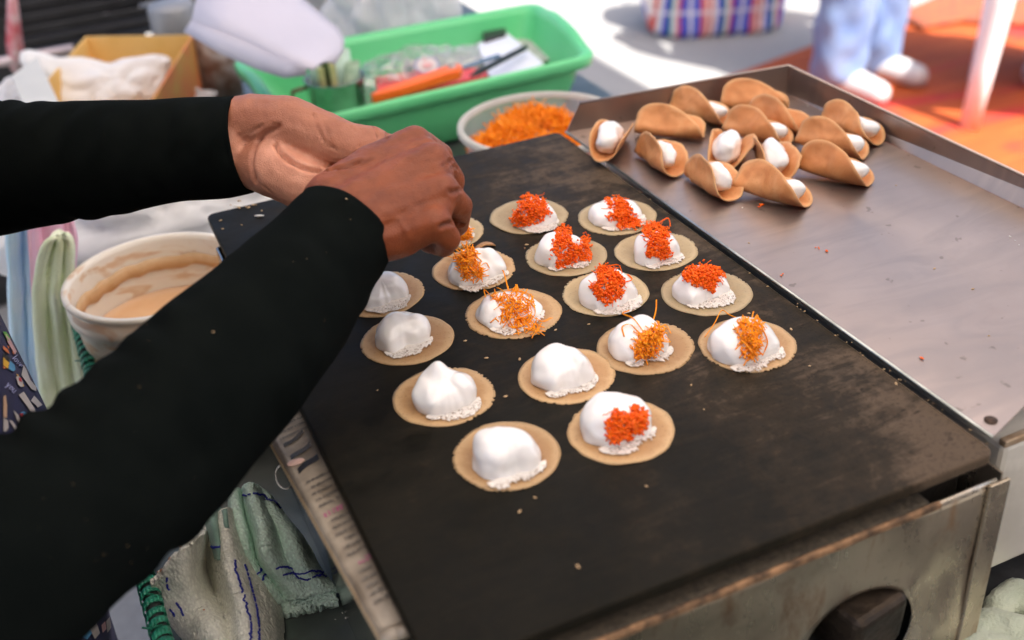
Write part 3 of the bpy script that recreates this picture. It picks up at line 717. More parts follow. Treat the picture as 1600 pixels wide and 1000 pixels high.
# ================================================================== FOLDED CREPES IN THE TRAY
def folded_crepe(px, py, ang, rc, al, ar, roll, label, cone=.45, fill=1.0, seed=0, R0=.0350, fshift=.0, lift=0.0):
    """ang: direction of the fold axis in the tray (degrees from UH towards VH), open end at +p"""
    base = at(px, py, .0035)
    root = empty('folded_crepe', (base.x, base.y, TB), label, 'folded crepe', 'folded crepes lying in the tray')
    N, K = 84, 14; P = [(0, 0)]
    for k in range(1, K + 1):
        for j in range(N): P.append((R0 * k / K * math.cos(2 * PI * j / N), R0 * k / K * math.sin(2 * PI * j / N)))
    out = []; rim = []
    skew = .30 if roll < -30 else .04
    for (p, q) in P:
        rr = math.hypot(p, q) / R0; rim.append(rr); p0_ = p; p = p + skew * q * min(1, abs(q) / R0 * 1.6)
        an = math.atan2(q, p); wob = 1 + .02 * nz((math.cos(an), math.sin(an), seed), 2.5) * rr; p *= wob; q *= wob
        rcc = rc * (1 + cone * max(-1, min(1, p0_ / R0))); alp = math.radians(ar if q > 0 else al); s = 1 if q > 0 else -1; aq = abs(q)
        if aq <= rcc * alp: X, Z = rcc * math.sin(aq / rcc), rcc * (1 - math.cos(aq / rcc))
        else:
            e = aq - rcc * alp; cv = -.12 * e / R0    # flaps bow slightly
            X, Z = rcc * math.sin(alp) + e * math.cos(alp + cv * 2), rcc * (1 - math.cos(alp)) + e * math.sin(alp + cv * 2)
        w1 = .0026 * nz((p, q, seed), 45) * (.4 + rr) + .0009 * nz((p, q, seed), 120)
        bow = -.0022 * (p / R0) ** 2
        out.append(Vector((p, s * X + w1, Z + w1 * .5 - bow)))
    F = [(0, 1 + j, 1 + (j + 1) % N) for j in range(N)]
    for k in range(K - 1):
        for j in range(N):
            a = 1 + k * N + j; b = 1 + k * N + (j + 1) % N; F.append((a, a + N, b + N, b))
    cl = Matrix.Rotation(math.radians(roll), 3, 'X'); an = math.radians(ang)
    ax = UH * math.cos(an) + VH * math.sin(an); ay = Vector((0, 0, 1)).cross(ax)
    zmin = min((cl @ v).z for v in out)
    def T(v):
        v = cl @ v; return ax * v.x + ay * v.y + Vector((0, 0, v.z - zmin + .0012 + lift))
    o = mesh_obj('crepe_shell', [T(v) for v in out], F, M_FOLD, root, attrs={'rim': rim}); solid(o, .0011, 0)
    if fill:
        V = []; Fc = []; n1, n2 = 30, 20; fl = fill
        for i in range(n2 + 1):
            ph = PI * i / n2
            for j in range(n1):
                th = 2 * PI * j / n1; dv = Vector((math.sin(ph) * math.cos(th), math.sin(ph) * math.sin(th), math.cos(ph)))
                p = dv.x * R0 * .70 * (1 if dv.x < 0 else fl) + R0 * ((.22 if roll < -30 else .06) + fshift); rcc = rc * (1 + cone * p / R0)
                X = dv.y * (rcc * (.93 if abs(roll) < 10 else .80) + (.0020 if abs(roll) < 10 else 0) * max(0, dv.z)); Z = rcc * .98 + dv.z * (rcc * .86 if dv.z < 0 else R0 * (.50 if abs(roll) < 30 else .26))
                q = Vector((p, X, Z)); q += dv * ((.0038 if abs(roll) < 30 else .0030 * (1 if dv.x > 0 else .2)) * nz(q, 75, seed + 2) + (.0012 if abs(roll) < 30 else .0003) * nz(q, 190, seed)); V.append(T(q))
        for i in range(n2):
            for j in range(n1): Fc.append((i * n1 + j, (i + 1) * n1 + j, (i + 1) * n1 + (j + 1) % n1, i * n1 + (j + 1) % n1))
        mesh_obj('meringue_filling', V, Fc, M_CREAM, root)
    return root
FC = [
 # px, py, axis angle, fold radius, near/far flap angle, roll, label, cone, fill, seed
 (1178, 176, -14, .0070, 92, 86, -50, 'large folded crepe behind all others at the far wall of the tray', .2, .0, 11),
 (1084, 192, -42, .0095, 94, 78, -42, 'dark brown folded crepe with a crinkled top, by the far wall of the tray', .75, 1.0, 12),
 (1318, 218, -56, .0105, 92, 78, -40, 'folded crepe nearest the right wall of the tray, white filling at its lower end', .75, 1.0, 13),
 (1206, 206, -46, .0090, 96, 78, -40, 'folded crepe leaning on the largest one, its right end curled and pale', .7, 0.0, 14),
 (1174, 224, -42, .0095, 94, 80, -44, 'folded crepe with white specks on its rounded back, between the filled ones', .75, 1.0, 15),
 (1290, 244, -42, .0095, 94, 80, -44, 'folded crepe directly behind the right front one with a narrow white end', .75, 1.0, 16),
 (1044, 218, -20, .0070, 92, 86, -46, 'smooth closed folded crepe with no filling visible, left of the tray centre', .15, .0, 17),
 (957, 236, -112, .0120, 86, 66, 4, 'open folded crepe nearest the left rear corner of the tray, seen end-on', .25, 1.05, 18),
 (1138, 251, -108, .0130, 84, 56, 2, 'wide open folded crepe heaped with white filling in the middle of the group', .2, 1.05, 19),
 (1022, 262, -64, .0092, 92, 66, -20, 'folded crepe with one tall left flap and its open end towards the griddle', .70, 1.0, 20),
 (1294, 285, -42, .0095, 94, 80, -46, 'long flat folded crepe lowest of the three on the right, pointed left tip', .80, 1.0, 21),
 (1200, 266, -84, .0115, 88, 60, -8, 'folded crepe with white filling half hidden behind the front one', .35, 1.0, 22),
 (1104, 299, -64, .0095, 92, 64, -18, 'folded crepe near the tray lip with its white end towards the front left', .70, 1.0, 23),
 (1197, 318, -42, .0100, 94, 80, -46, 'front folded crepe with a broad orange back, closest to the camera', .80, .95, 24),
]
for (px, py, ang, rc, al, ar, roll, lab, cone, fill, sd_) in FC:
    folded_crepe(px, py, ang, rc, al, ar, roll, lab, cone, fill, sd_)

# crumbs (loose bits too small to count singly)
def crumbs(name, pts, mat, size, label, cat='crumbs', n=1, z=.0):
    A = Acc()
    for (x, y) in pts:
        p = at(x, y, z)
        for _ in range(n):
            s = size * random.uniform(.5, 1.2); q = p + Vector((random.gauss(0, size * .8), random.gauss(0, size * .8), s * .25)) if n > 1 else p + Vector((0, 0, s * .25))
            rot = Matrix.Rotation(random.uniform(0, PI), 3, 'Z'); A.sphere(q, s, 6, 4, (1, .45, .3), rot)
    o = A.obj(name, mat); tag(o, label, cat, kind='stuff'); return o
M_CRUMB = simple('tan_crumb', (.50, .33, .17), (.60, .42, .24), 200, .8, bump=0)
M_CREAMBIT = simple('dry_cream', (.75, .74, .70), (.8, .78, .74), 200, .7, bump=0)
rp = [(820, 388), (868, 516), (920, 507), (812, 562), (823, 383), (727, 533), (1080, 602), (1265, 572), (1236, 515), (1170, 490), (836, 778), (812, 800), (903, 886), (590, 610), (1010, 760), (1100, 640), (760, 560), (790, 620)]
crumbs('griddle_crumbs', rp, M_CRUMB, .0017, 'tiny tan crumbs scattered on the black griddle between the crepes')
lp = [(385 + random.uniform(-30, 40), 322 + random.uniform(-8, 8)) for _ in range(8)] + [(405, 338), (345, 345), (348, 358), (378, 352)]
crumbs('corner_crumbs', lp, M_CRUMB, .0022, 'dried crumbs at the far left corner of the griddle')
ep = [at(0, 0)] and [(1225 + t * 330 + random.uniform(-3, 3), 463 + t * 237 + random.uniform(-2, 4)) for t in [random.random() for _ in range(22)]] + [(890 + t * 330, 218 + t * 245) for t in [random.random() for _ in range(10)]]
crumbs('edge_crumbs', ep, M_CRUMB, .0011, 'fine crumbs caught along the tray lip on the griddle')
crumbs('tray_crumbs', [(1545, 525), (1250, 330), (1168, 296), (1409, 248), (1400, 290), (1245, 236), (1170, 380), (1460, 420), (1520, 452), (1400, 600)], M_CRUMB, .0016, 'tan crumbs on the steel tray', z=.0035)
crumbs('red_shred_crumbs', [(1188, 321), (1186, 323), (1192, 320), (1277, 388), (1289, 393), (1222, 431), (1440, 560)], M_RED, .0014, 'small red orange shreds dropped on the tray', z=.004, n=3)
wp = [(1150 + random.uniform(0, 450), 0) for _ in range(0)]
crumbs('cream_specks', [(1365, 277), (1578, 370), (1592, 383), (1586, 376), (1160, 325), (1478, 216), (1248, 157), (1262, 165), (1330, 175)], M_CREAMBIT, .0015, 'white flecks of dried cream on the tray', z=.0036)
# flake behind the nearer threaded crepe
fk = empty('flake', at(758, 387, 0), 'broken curled crepe flake behind the crepe under the fist', 'flake')
A = Acc(); V = []; F = []
for i in range(7):
    for j in range(4):
        V.append((-.009 + i * .003, -.003 + j * .002, .001 + .0035 * math.sin(i / 6 * PI) + .001 * nz((i, j, 3), .6)))
for i in range(6):
    for j in range(3): a = i * 4 + j; F.append((a, a + 4, a + 5, a + 1))
solid(mesh_obj('flake_sheet', V, F, M_CREPE_BROWN, fk), .0012)
# rice-like cooked bits at the far left corner
for (x, y, a) in ((372, 322, -.6), (405, 337, -.5)):
    A = Acc(); p = at(x, y, .0012); dv = Vector((math.cos(a), math.sin(a), 0)) * .0045; A.tube([p - dv, p - dv * .5, p, p + dv * .6, p + dv], [.0007, .0012, .0013, .0011, .0006], 8, flat=.6)
    o = A.obj('coconut_shred', M_CREAMBIT); origin_to(o, p)
    tag(o, 'pale shred of coconut at the far left end of the griddle' + (', nearer the corner' if x < 390 else ', nearer the wrist'), 'coconut shred')
exec_after = None

# ================================================================== LEFT OF THE STOVE
# newspaper wrapped cardboard strip
nb = empty('wrapped_cardboard', (-.01, .2, G - .024), 'strip of corrugated cardboard wrapped in taped newspaper along the left edge of the griddle', 'cardboard')
NZ = G - .0115; ny0, ny1 = .052, .47
def nx0(y): return -.012 - (y - ny0) * .062
V = []; F = []; n = 60
for i in range(n + 1):
    y = ny0 + (ny1 - ny0) * i / n; x0 = nx0(y) + .0006 * nz((0, y, 0), 60)
    for x, z in ((x0 - .001, -.004), (x0, -.0004), (x0 + .003, .0004), ((x0 + .006) * .5, .0006 * nz((1, y, 0), 50)), (.006, .0002)):
        V.append((x, y, NZ + z))
for i in range(n):
    for j in range(4): a = i * 5 + j; F.append((a, a + 1, a + 6, a + 5))
M_NEWS = simple('old_newsprint', (.36, .31, .245), (.15, .12, .088), 30, .35, bump=.3, bscale=130, bdist=.001, spec=.6)
world_child(mesh_obj('newspaper', V, F, M_NEWS), nb)
M_CARD = simple('raw_cardboard', (.36, .27, .17), (.28, .20, .12), 60, .9, bump=.4)
V = []; F = []; n = 210
for i in range(n + 1):
    y = ny0 + (ny1 - ny0) * i / n; x0 = nx0(y) - .0012 - (.0009 if i % 2 else 0); 
    V += [(x0, y, NZ - .0042), (x0, y, NZ - .0095), (x0 + .03, y, NZ - .0095), (x0 + .03, y, NZ - .0042)]
for i in range(n):
    for j in range(4): q = (j + 1) % 4; a = i * 4; F.append((a + j, a + q, a + 4 + q, a + 4 + j))
F += [(3, 2, 1, 0), (n * 4, n * 4 + 1, n * 4 + 2, n * 4 + 3)]
world_child(mesh_obj('corrugated_edge', V, F, M_CARD, smooth=False), nb)
A = Acc(); A.tube([(-.013, ny0 - .003, NZ - .003), (-.005, ny0 - .005, NZ - .002), (.002, ny0 - .003, NZ - .004)], .0052, 12, flat=.8); A.tube([(-.004, ny0 - .006, NZ - .001), (.002, ny0 - .008, NZ)], .0035, 10)
world_child(A.obj('crumpled_end', M_NEWS), nb)
INK = simple('news_ink', (.06, .055, .05), (.10, .09, .08), 300, .6, bump=0); PINK = simple('pink_ink', (.30, .07, .15), (.34, .12, .19), 300, .6, bump=0)
TAPE = simple('black_print', (.012, .012, .012), (.02, .02, .02), 50, .25, bump=.2)
Ai, Ap, At_ = Acc(), Acc(), Acc(); rr = random.Random(4)
def glyph(A, x, y, wd, hg, z): A.add([(x, y, z), (x + wd, y + .0001, z), (x + wd, y + hg, z), (x, y + hg, z)], [(0, 1, 2, 3)])
y = ny0 + .02; row = 0
while y < ny1 - .05:
    if not (.196 < y < .246):
        big = row in (5, 12, 22, 25); hgt = .0046 if big else .0027; x = nx0(y) + .0045 + rr.uniform(0, .002) * (row % 3)
        while x < .0035:
            wd = rr.uniform(.0004, .0009) * (2.0 if big else 1)
            glyph(Ap if big else Ai, x, y + x * .22 + rr.uniform(0, .0005), wd, hgt * rr.uniform(.45, 1), NZ + .0009)
            if rr.random() < .7: glyph(Ap if big else Ai, x, y + x * .22 + hgt * .8, wd * 1.9, hgt * .25, NZ + .0009)
            x += wd * 1.8 if rr.random() > .15 else wd * 3
        y += .0105 if big else .0068
    else: y += .004
    row += 1
for k, yy in enumerate((.204, .220, .236)):
    pts = [Vector((nx0(yy) + .004 + t * .016, yy + t * .010 + .001 * math.sin(t * 5 + k), NZ + .0008)) for t in np.linspace(0, 1, 8)]
    for p, q in zip(pts, pts[1:]): At_.add([p, q, q + Vector((0, .006 - k * .001, 0)), p + Vector((0, .006 - k * .001, 0))], [(0, 1, 2, 3)])
for A_, nm, mm in ((Ai, 'printed_text', INK), (Ap, 'pink_headline', PINK), (At_, 'printed_stripe', TAPE)):
    o = world_child(A_.obj(nm, mm, smooth=False), nb); o['kind'] = 'stuff'
pk = at(462, 722, -.010); A = Acc(); A.sphere(pk, .0062, 14, 8, (1, .55, .16)); o = A.obj('pink_scrap', simple('pink_skin_scrap', (.62, .42, .36), rough=.4)); origin_to(o, pk); tag(o, 'small pale pink scrap stuck on the newspaper strip', 'scrap')
A = Acc(); wc = at(446, 745, -.03); 
A.tube([wc + Vector((.0055 * math.cos(t) - .001, .0055 * math.sin(t), .006 * math.sin(t))) for t in np.linspace(.3, 5.2, 20)], .0006, 6)
o = A.obj('wire_loop', simple('steel_wire', (.5, .5, .5), metal=1, rough=.25)); origin_to(o, wc); tag(o, 'thin steel wire loop under the newspaper strip', 'wire')

# green-wrapped rail along the table edge
q0_, q1_ = at(240, 950, -.128), at(120, 495, -.128); rd = (q1_ - q0_).normalized(); ra, rb = q0_ - rd * .17, q1_ + rd * .10; RL = (rb - ra).length
gr_ = empty('wrapped_rail', ((ra.x + rb.x) / 2, (ra.y + rb.y) / 2, TZ), 'rail along the table edge wrapped in green and black ribbon', 'rail')
M_RIB = simple('green_ribbon', (.015, .20, .12), (.03, .34, .21), 160, .35, bump=.6, bscale=500, bdist=.001); M_DK = simple('dark_core', (.02, .03, .028), rough=.7)
A = Acc(); A.tube([ra, rb], .0056, 14)
for t_ in (.02, .5, .98): p = ra.lerp(rb, t_); A.tube([Vector((p.x, p.y, TZ - .02)), p], .005, 10)
world_child(A.obj('rail_core', M_DK), gr_)
A = Acc(); k = 0; y = .002; sx = Vector((-rd.y, rd.x, 0))
rr_fr = random.Random(3)
while y < RL - .012:
    w_ = .0052 + .003 * rr_fr.random(); adv = .0115 + rr_fr.uniform(-.002, .002); rad_ = .0066 + .001 * rr_fr.random()
    pts = [ra + rd * (y + t / (2 * PI) * adv) + sx * rad_ * math.cos(t) + Vector((0, 0, rad_ * math.sin(t))) for t in np.linspace(0, 2 * PI * .97, 15)]
    for p, q in zip(pts, pts[1:]): A.add([p, q, q + rd * w_, p + rd * w_], [(0, 1, 2, 3)])
    if rr_fr.random() < .55:
        for _ in range(3):
            t = rr_fr.uniform(0, 2 * PI); p = ra + rd * y + sx * .0072 * math.cos(t) + Vector((0, 0, .0072 * math.sin(t))); A.tube([p, p + sx * rr_fr.gauss(0, .003) + rd * rr_fr.gauss(0, .004) + Vector((0, 0, .003 * math.sin(t)))], .0004, 3)
    y += adv; k += 1
o = world_child(A.obj('ribbon', M_RIB), gr_); solid(o, .0006, 1)

# towels
def terry(co, no, amp=.0012, sc=300, seed=0):
    return [Vector(c) + Vector(n) * (amp * (noise.noise(Vector(c) * sc) + .7 * noise.noise(Vector(c) * sc * 2.1)) + .003 * noise.noise(Vector(c) * 38 + Vector((seed, 0, 0)))) for c, n in zip(co, no)]
M_MINT = mat_cloth('mint_terry', (.70, .88, .77), (.76, .92, .82), 420, 1.0, .0022, .95, .3)
M_BEIGE = mat_cloth('beige_terry', (.80, .81, .71), (.86, .86, .78), 460, 1.0, .0020, .95, .3)
def mat_terry(name, c):
    m = NT(name); vo = m.n('TexVoronoi'); m.t.links.new(m.coord('Object', (1, 1, .7)), vo.inputs['Vector']); vo.inputs['Scale'].default_value = 430; n1 = m.noise(m.coord(), 35, 4)
    dk = m.ramp(vo.outputs[0], [(.25, c), (.75, tuple(x * .80 for x in c))]); m.set_b(Base_Color=m.mix(m.ramp(n1, [(.4, (0, 0, 0)), (.7, (.3, .3, .3))]), dk, tuple(x * .85 for x in c)), Roughness=.95, Specular_IOR_Level=.1)
    iv = m.math('SUBTRACT', 1.0, vo.outputs[0]); m.bump(iv, .9, .0015); return m.m
M_MINT = mat_terry('mint_terry_loops', (.72, .92, .80)); M_BEIGE = mat_terry('beige_terry_loops', (.86, .86, .76))
M_BLUEST = simple('blue_thread', (.010, .02, .26), (.02, .035, .36), 300, .8, bump=0)
M_STAIN = simple('orange_stain', (.45, .17, .06), (.55, .25, .10), 300, .8, bump=0)
def L(x, y, z, r): return (at(x, y, z), r)
def stitched(root, bvh, paths, mat, name, dash=.0028, rad=.00075, lift=.0006):
    A = Acc(); off = root.location
    for path in paths:
        P = catmull([(x, y, 0) for x, y in path], 14); hits = []
        for q in P:
            h = camhit(bvh, q[0], q[1])
            if h[0] is not None: hits.append(h[0] + h[1] * lift)
        for i in range(0, len(hits) - 1):
            a, b = hits[i], hits[i + 1]
            if (b - a).length > .02: continue
            m = max(1, int((b - a).length / dash))
            for s in range(m):
                if random.random() < .12: continue
                p = a.lerp(b, s / m); q = a.lerp(b, (s + .8) / m); j = Vector((random.gauss(0, .0006), random.gauss(0, .0006), 0)); A.tube([p + j - off, q - j - off], rad, 4)
    o = A.obj(name, mat, root); o['kind'] = 'stuff'; return o
def towel(name, chains, mat, label, stripes=(), voxel=.003, cat='towel', amp=.0012):
    co, F, no = blob(chains, voxel, 4); co = terry(co, no, amp)
    c = sum(co, Vector()) / len(co); c.z = min(v.z for v in co); root = empty(name, c, label, cat)
    mesh_obj('cloth', [v - c for v in co], F, mat, root)
    bvh = BVHTree.FromPolygons(co, F)
    if stripes: stitched(root, bvh, stripes, M_BLUEST, 'stitched_stripe')
    return root, bvh
T_ = -.2
def fold_sheet(name, curves, mat, label, seed, across=(), along=(), n=150, amp=.0010, thick=.0045, hem=True):
    """cloth over longitudinal crest and valley lines given as (photo x, photo y, height above the table)"""
    C3 = []
    for cv in curves:
        P = [np.array(at(x, y, T_ + h)) for x, y, h in cv]; C3.append(catmull(P, 24))
    L_ = min(len(c) for c in C3); rows = []
    for i in range(L_):
        r_ = catmull([c[i] for c in C3], max(8, n // (len(C3) - 1))); rows.append(r_)
    m = len(rows[0]); c = Vector(np.mean(rows[-1], axis=0)); c.z = TZ; root = empty(name, c, label, 'towel'); V = []
    for i in range(L_):
        for j in range(m):
            p = Vector(rows[i][j]); p += Vector((0, 0, .006 * nz(p, 28, seed) + .003 * nz(p, 70, seed + 2) + amp * nz(p, 330, seed) + amp * .6 * nz(p, 700, seed))); p.x += .0025 * nz(p, 24, seed + 5); p.z = max(p.z, TZ + .003); V.append(p)
    F = [(i * m + j, i * m + j + 1, (i + 1) * m + j + 1, (i + 1) * m + j) for i in range(L_ - 1) for j in range(m - 1)]
    o = mesh_obj('cloth', [v - c for v in V], F, mat, root); solid(o, thick, -1 if False else 0)
    A = Acc(); rs = random.Random(int(seed * 10)); off_ = thick * .5 + .0005
    def NV(k_):
        i, j = divmod(k_, m); a = V[min(i + 1, L_ - 1) * m + j] - V[max(i - 1, 0) * m + j]; b = V[i * m + min(j + 1, m - 1)] - V[i * m + max(j - 1, 0)]
        n_ = a.cross(b).normalized(); return n_ if n_.z > 0 else -n_
    def dash(ks, sh=0):
        pts = [V[k_] + NV(k_) * off_ + (Vector((0, 0, 0))) for k_ in ks]
        for p, q in zip(pts, pts[1:]):
            if rs.random() < .07: continue
            j = Vector((rs.gauss(0, .0003), rs.gauss(0, .0003), 0)); A.tube([p + j - c, p.lerp(q, .85) - j - c], .0008, 4)
    for (s_, k0, k1) in across:
        i = int(s_ * (L_ - 1)); dash([min(L_ - 1, i) * m + j for j in range(int(k0 * (m - 1)), int(k1 * (m - 1)))])
    for (t_, k0, k1) in along:
        j = int(t_ * (m - 1)); dash([i * m + min(m - 1, j) for i in range(int(k0 * (L_ - 1)), int(k1 * (L_ - 1)))])
    if A.v: w_ = A.obj('stitched_stripe', M_BLUEST, root); w_['kind'] = 'stuff'
    return root, BVHTree.FromPolygons(V, F)
fold_sheet('mint_towel', [
    [(395, 905, .012), (420, 925, .010), (436, 948, .008), (446, 958, .006)], [(430, 880, .014), (455, 905, .014), (468, 930, .012), (478, 948, .009)], [(480, 880, .012), (505, 905, .012), (520, 925, .010), (528, 940, .006)]],
    M_MINT, 'lower folded end of the mint green towel peeking out on the metal table', 2.2, thick=.008)
fold_sheet('mint_towel', [
    [(362, 800, .030), (366, 850, .030), (372, 885, .022), (392, 915, .012), (420, 940, .008)],
    [(366, 772, .078), (378, 835, .070), (388, 880, .052), (410, 918, .032), (436, 942, .014)],
    [(380, 770, .060), (394, 835, .044), (402, 880, .034), (424, 912, .022), (450, 936, .012)],
    [(388, 762, .088), (408, 825, .082), (418, 872, .064), (440, 905, .040), (466, 930, .022)],
    [(404, 768, .076), (430, 835, .062), (446, 880, .046), (468, 908, .030), (490, 928, .018)],
    [(420, 778, .066), (454, 838, .060), (474, 880, .044), (496, 906, .028), (514, 924, .014)],
    [(432, 792, .020), (474, 850, .020), (496, 888, .012), (514, 912, .008), (527, 930, .005)]],
    M_MINT, 'crumpled mint green terry towel with double blue stripes against the side of the stove', 4.1, across=((.60, .1, .98), (.67, .1, .98), (.06, .45, .9)), thick=.006)
beige, bb_ = fold_sheet('beige_towel', [
    [(234, 908, .085), (238, 935, .060), (255, 962, .040), (290, 1000, .020), (300, 1060, .010)],
    [(262, 880, .098), (268, 918, .075), (290, 950, .055), (315, 1000, .042), (325, 1060, .030)],
    [(300, 846, .105), (300, 900, .080), (318, 935, .055), (340, 990, .050), (350, 1060, .040)],
    [(328, 822, .066), (322, 880, .030), (332, 915, .026), (355, 970, .042), (365, 1060, .040)],
    [(350, 798, .088), (352, 855, .082), (360, 905, .074), (380, 965, .060), (390, 1060, .050)],
    [(362, 800, .062), (380, 870, .055), (400, 920, .045), (412, 980, .040), (420, 1060, .030)],
    [(372, 812, .020), (398, 890, .015), (430, 935, .008), (440, 980, .005), (444, 1060, .005)]],
    M_BEIGE, 'beige speckled terry towel with double blue stripes hanging beside the green-wrapped rail', 7.3, along=((.70, .35, 1), (.76, .35, 1), (.10, .1, .55), (.16, .1, .55)), amp=.0014, thick=.005)
fold_sheet('mint_towel', [
    [(318, 800, .085), (330, 845, .075), (338, 876, .060)], [(328, 790, .10), (338, 840, .085), (345, 878, .068)], [(340, 792, .085), (346, 842, .072), (350, 876, .058)], [(350, 790, .10), (356, 838, .084), (358, 868, .066)]],
    mat_cloth('dark_mint_cloth', (.20, .34, .28), (.28, .42, .36), 520, .6, .001), 'narrow darker green folded cloth between the beige and the mint towels', 9.1, across=((.7, .05, .95),), thick=.003)
A = Acc()
for _ in range(150):
    x, y = random.gauss(290, 32), random.gauss(880, 30)
    h = camhit(bb_, x, y)
    if h[0] is not None: A.sphere(h[0] - beige.location + Vector((0, 0, .0026)), random.uniform(.0004, .0011), 5, 3, (1, .7, .4))
o = A.obj('orange_speck', M_STAIN, beige); o['kind'] = 'stuff'
# cloth low at the right corner
towel('pale_green_cloth', [[L(1500, 1010, -.185, .012), L(1545, 985, -.19, .016), L(1580, 1000, -.19, .02), L(1640, 1010, -.19, .02)], [L(1560, 950, -.19, .012), L(1590, 930, -.192, .014), L(1640, 960, -.19, .016)], [L(1520, 1030, -.19, .02), L(1620, 1040, -.19, .02)]],
      mat_cloth('pale_green_terry', (.42, .47, .36), (.50, .54, .43), 500, .9, .0016), 'pale green cloth lying on the black mat below the right metal box', (), .003)
crumbs('table_crumbs', [(521, 950), (535, 958), (552, 958), (540, 966), (549, 967), (524, 968)], M_CREAMBIT, .0016, 'white crumbs on the metal table beside the newspaper strip', z=-.2)

M_LIME = mat_cloth('pale_lime_terry', (.80, .90, .60), (.86, .93, .72), 420, 1.0, .002, .95, .4)
M_BLUE = mat_cloth('light_blue_cloth', (.58, .82, .98), (.70, .88, .98), 700, .3, .0005, .9, .2)
M_PINKC = mat_cloth('pink_cloth', (.96, .56, .76), (.97, .66, .82), 700, .3, .0005, .9, .2)
def draped(name, yp, left, right, mat, label, seed, folds, depth_, thick=.004):
    """cloth hanging in the plane y = yp between two outline curves read top to bottom"""
    def on(x, y):
        v = D_ + (x - 800) / F_PX * R_ - (y - 500) / F_PX * U_; return CAM + v * ((yp - CAM[1]) / v[1])
    Lc = catmull([on(*p_) for p_ in left], 10); Rc = catmull([on(*p_) for p_ in right], 10); m = min(len(Lc), len(Rc)); n = 36; V = []; F = []
    for j in range(m):
        for i in range(n + 1):
            s = i / n; p = Lc[j] * (1 - s) + Rc[j] * s
            V.append(Vector(p) + Vector((.002 * nz((s * 3, j * .1, seed), 2), -depth_ * (math.sin(s * PI * folds + .5 * nz((s, j * .06, seed), 1)) + .35 * math.sin(s * PI * folds * 2.3 + seed)) + .006 * nz((s * 2, j * .07, seed), 1.5), 0)))
    for j in range(m - 1):
        for i in range(n): a = j * (n + 1) + i; F.append((a, a + 1, a + n + 2, a + n + 1))
    o = mesh_obj(name, V, F, mat); solid(o, thick, 0); origin_to(o, V[(m - 1) * (n + 1) + n // 2]); tag(o, label, 'towel', 'towels hanging left of the bucket'); return o
draped('hanging_towel', .735, [(96, 366), (70, 378), (55, 440), (56, 520), (64, 600), (84, 700)], [(100, 366), (112, 376), (114, 440), (122, 520), (134, 590), (150, 700)], M_LIME, 'pale lime terry towel hanging next to the batter bucket', 1.0, 5, .0045, .006)
draped('hanging_towel', .765, [(44, 300), (44, 400), (56, 520), (70, 640), (80, 700)], [(105, 300), (118, 390), (112, 480), (118, 600), (130, 700)], M_PINKC, 'pink towel hanging between the light blue and the lime ones', 2.2, 4, .005)
draped('hanging_towel', .780, [(6, 300), (12, 400), (16, 480), (22, 580), (50, 700)], [(52, 300), (58, 400), (64, 500), (74, 600), (90, 700)], M_BLUE, 'light blue towel hanging outermost, left of the pink one', .4, 3, .005)
A = Acc(); a_ = at(-30, 318, -.0 + .0); 
A.tube([Vector((-.30, .775, G + .012)), Vector((-.125, .775, G + .012))], .006, 12)
for x in (-.30,): A.tube([Vector((x, .775, G + .012)), Vector((x, .775, (TZ if x > -.13 else 0)))], .006, 12)
o = A.obj('towel_bar', M_POST); origin_to(o, (-.19, .775, TZ)); tag(o, 'thin grey bar from which the towels hang', 'bar')
# batter bucket
bk = empty('batter_bucket', (-.0575, .650, TZ), 'large translucent white bucket smeared with tan batter, left of the griddle', 'bucket')
bz = G - .066 - TZ; br_ = .0905
M_BUCK = NT('milky_plastic_bucket'); _v = M_BUCK.coord(); _n = M_BUCK.noise(_v, 16, 4, .6, 1.5); _s = M_BUCK.noise(M_BUCK.coord('Object', (9, 9, 30)), 1.6, 3, .6, 1)
_c = M_BUCK.mix(M_BUCK.ramp(_s, [(.54, (0, 0, 0)), (.64, (.8, .8, .8))]), (.80, .75, .66), (.62, .42, .25))
M_BUCK.set_b(Base_Color=_c, Roughness=.35); M_BUCK.b.inputs['Subsurface Weight'].default_value = .3; M_BUCK.b.inputs['Subsurface Radius'].default_value = (.01, .009, .008); M_BUCK.b.inputs['Subsurface Scale'].default_value = 1; M_BUCK.bump(_n, .15, .001); M_BUCK = M_BUCK.m
prof = [(0, 0), (br_ * .84, 0), (br_ * .86, .004), (br_ * .94, bz - .028), (br_ * .985, bz - .026), (br_ * .99, bz - .014), (br_ * .955, bz - .012), (br_ * .96, bz - .005), (br_ * 1.0, bz - .004), (br_ * 1.0, bz), (br_ * .94, bz + .001), (br_ * .925, bz - .006), (br_ * .89, bz - .06), (br_ * .80, .006), (0, .006)]
mesh_obj('bucket_shell', *lathe(prof, 64), M_BUCK, bk)
V, F = lathe([(0, bz - .062), (.03, bz - .062), (.06, bz - .0622), (br_ * .870, bz - .0615), (br_ * .882, bz - .0595)], 64)
V = [(x, y, z + .0006 * nz((x, y, 0), 60)) for x, y, z in V]
mesh_obj('batter', V, F, simple('tan_batter', (.66, .40, .22), (.70, .45, .26), 30, .22, bump=.1, bscale=80), bk)
A = Acc()
for _ in range(34):
    a = -PI / 2 - .55 + random.gauss(0, .22); r = br_ * .87; A.sphere((r * math.cos(a), r * math.sin(a), bz - .024 + random.uniform(-.006, .006)), random.uniform(.002, .0045), 8, 6, (1, 1, .7))
world = A.obj('dried_batter_lumps', simple('dried_batter', (.56, .33, .15), (.64, .42, .22), 120, .6, bump=.5), bk); world['kind'] = 'stuff'
V = []; F = []; n = 90
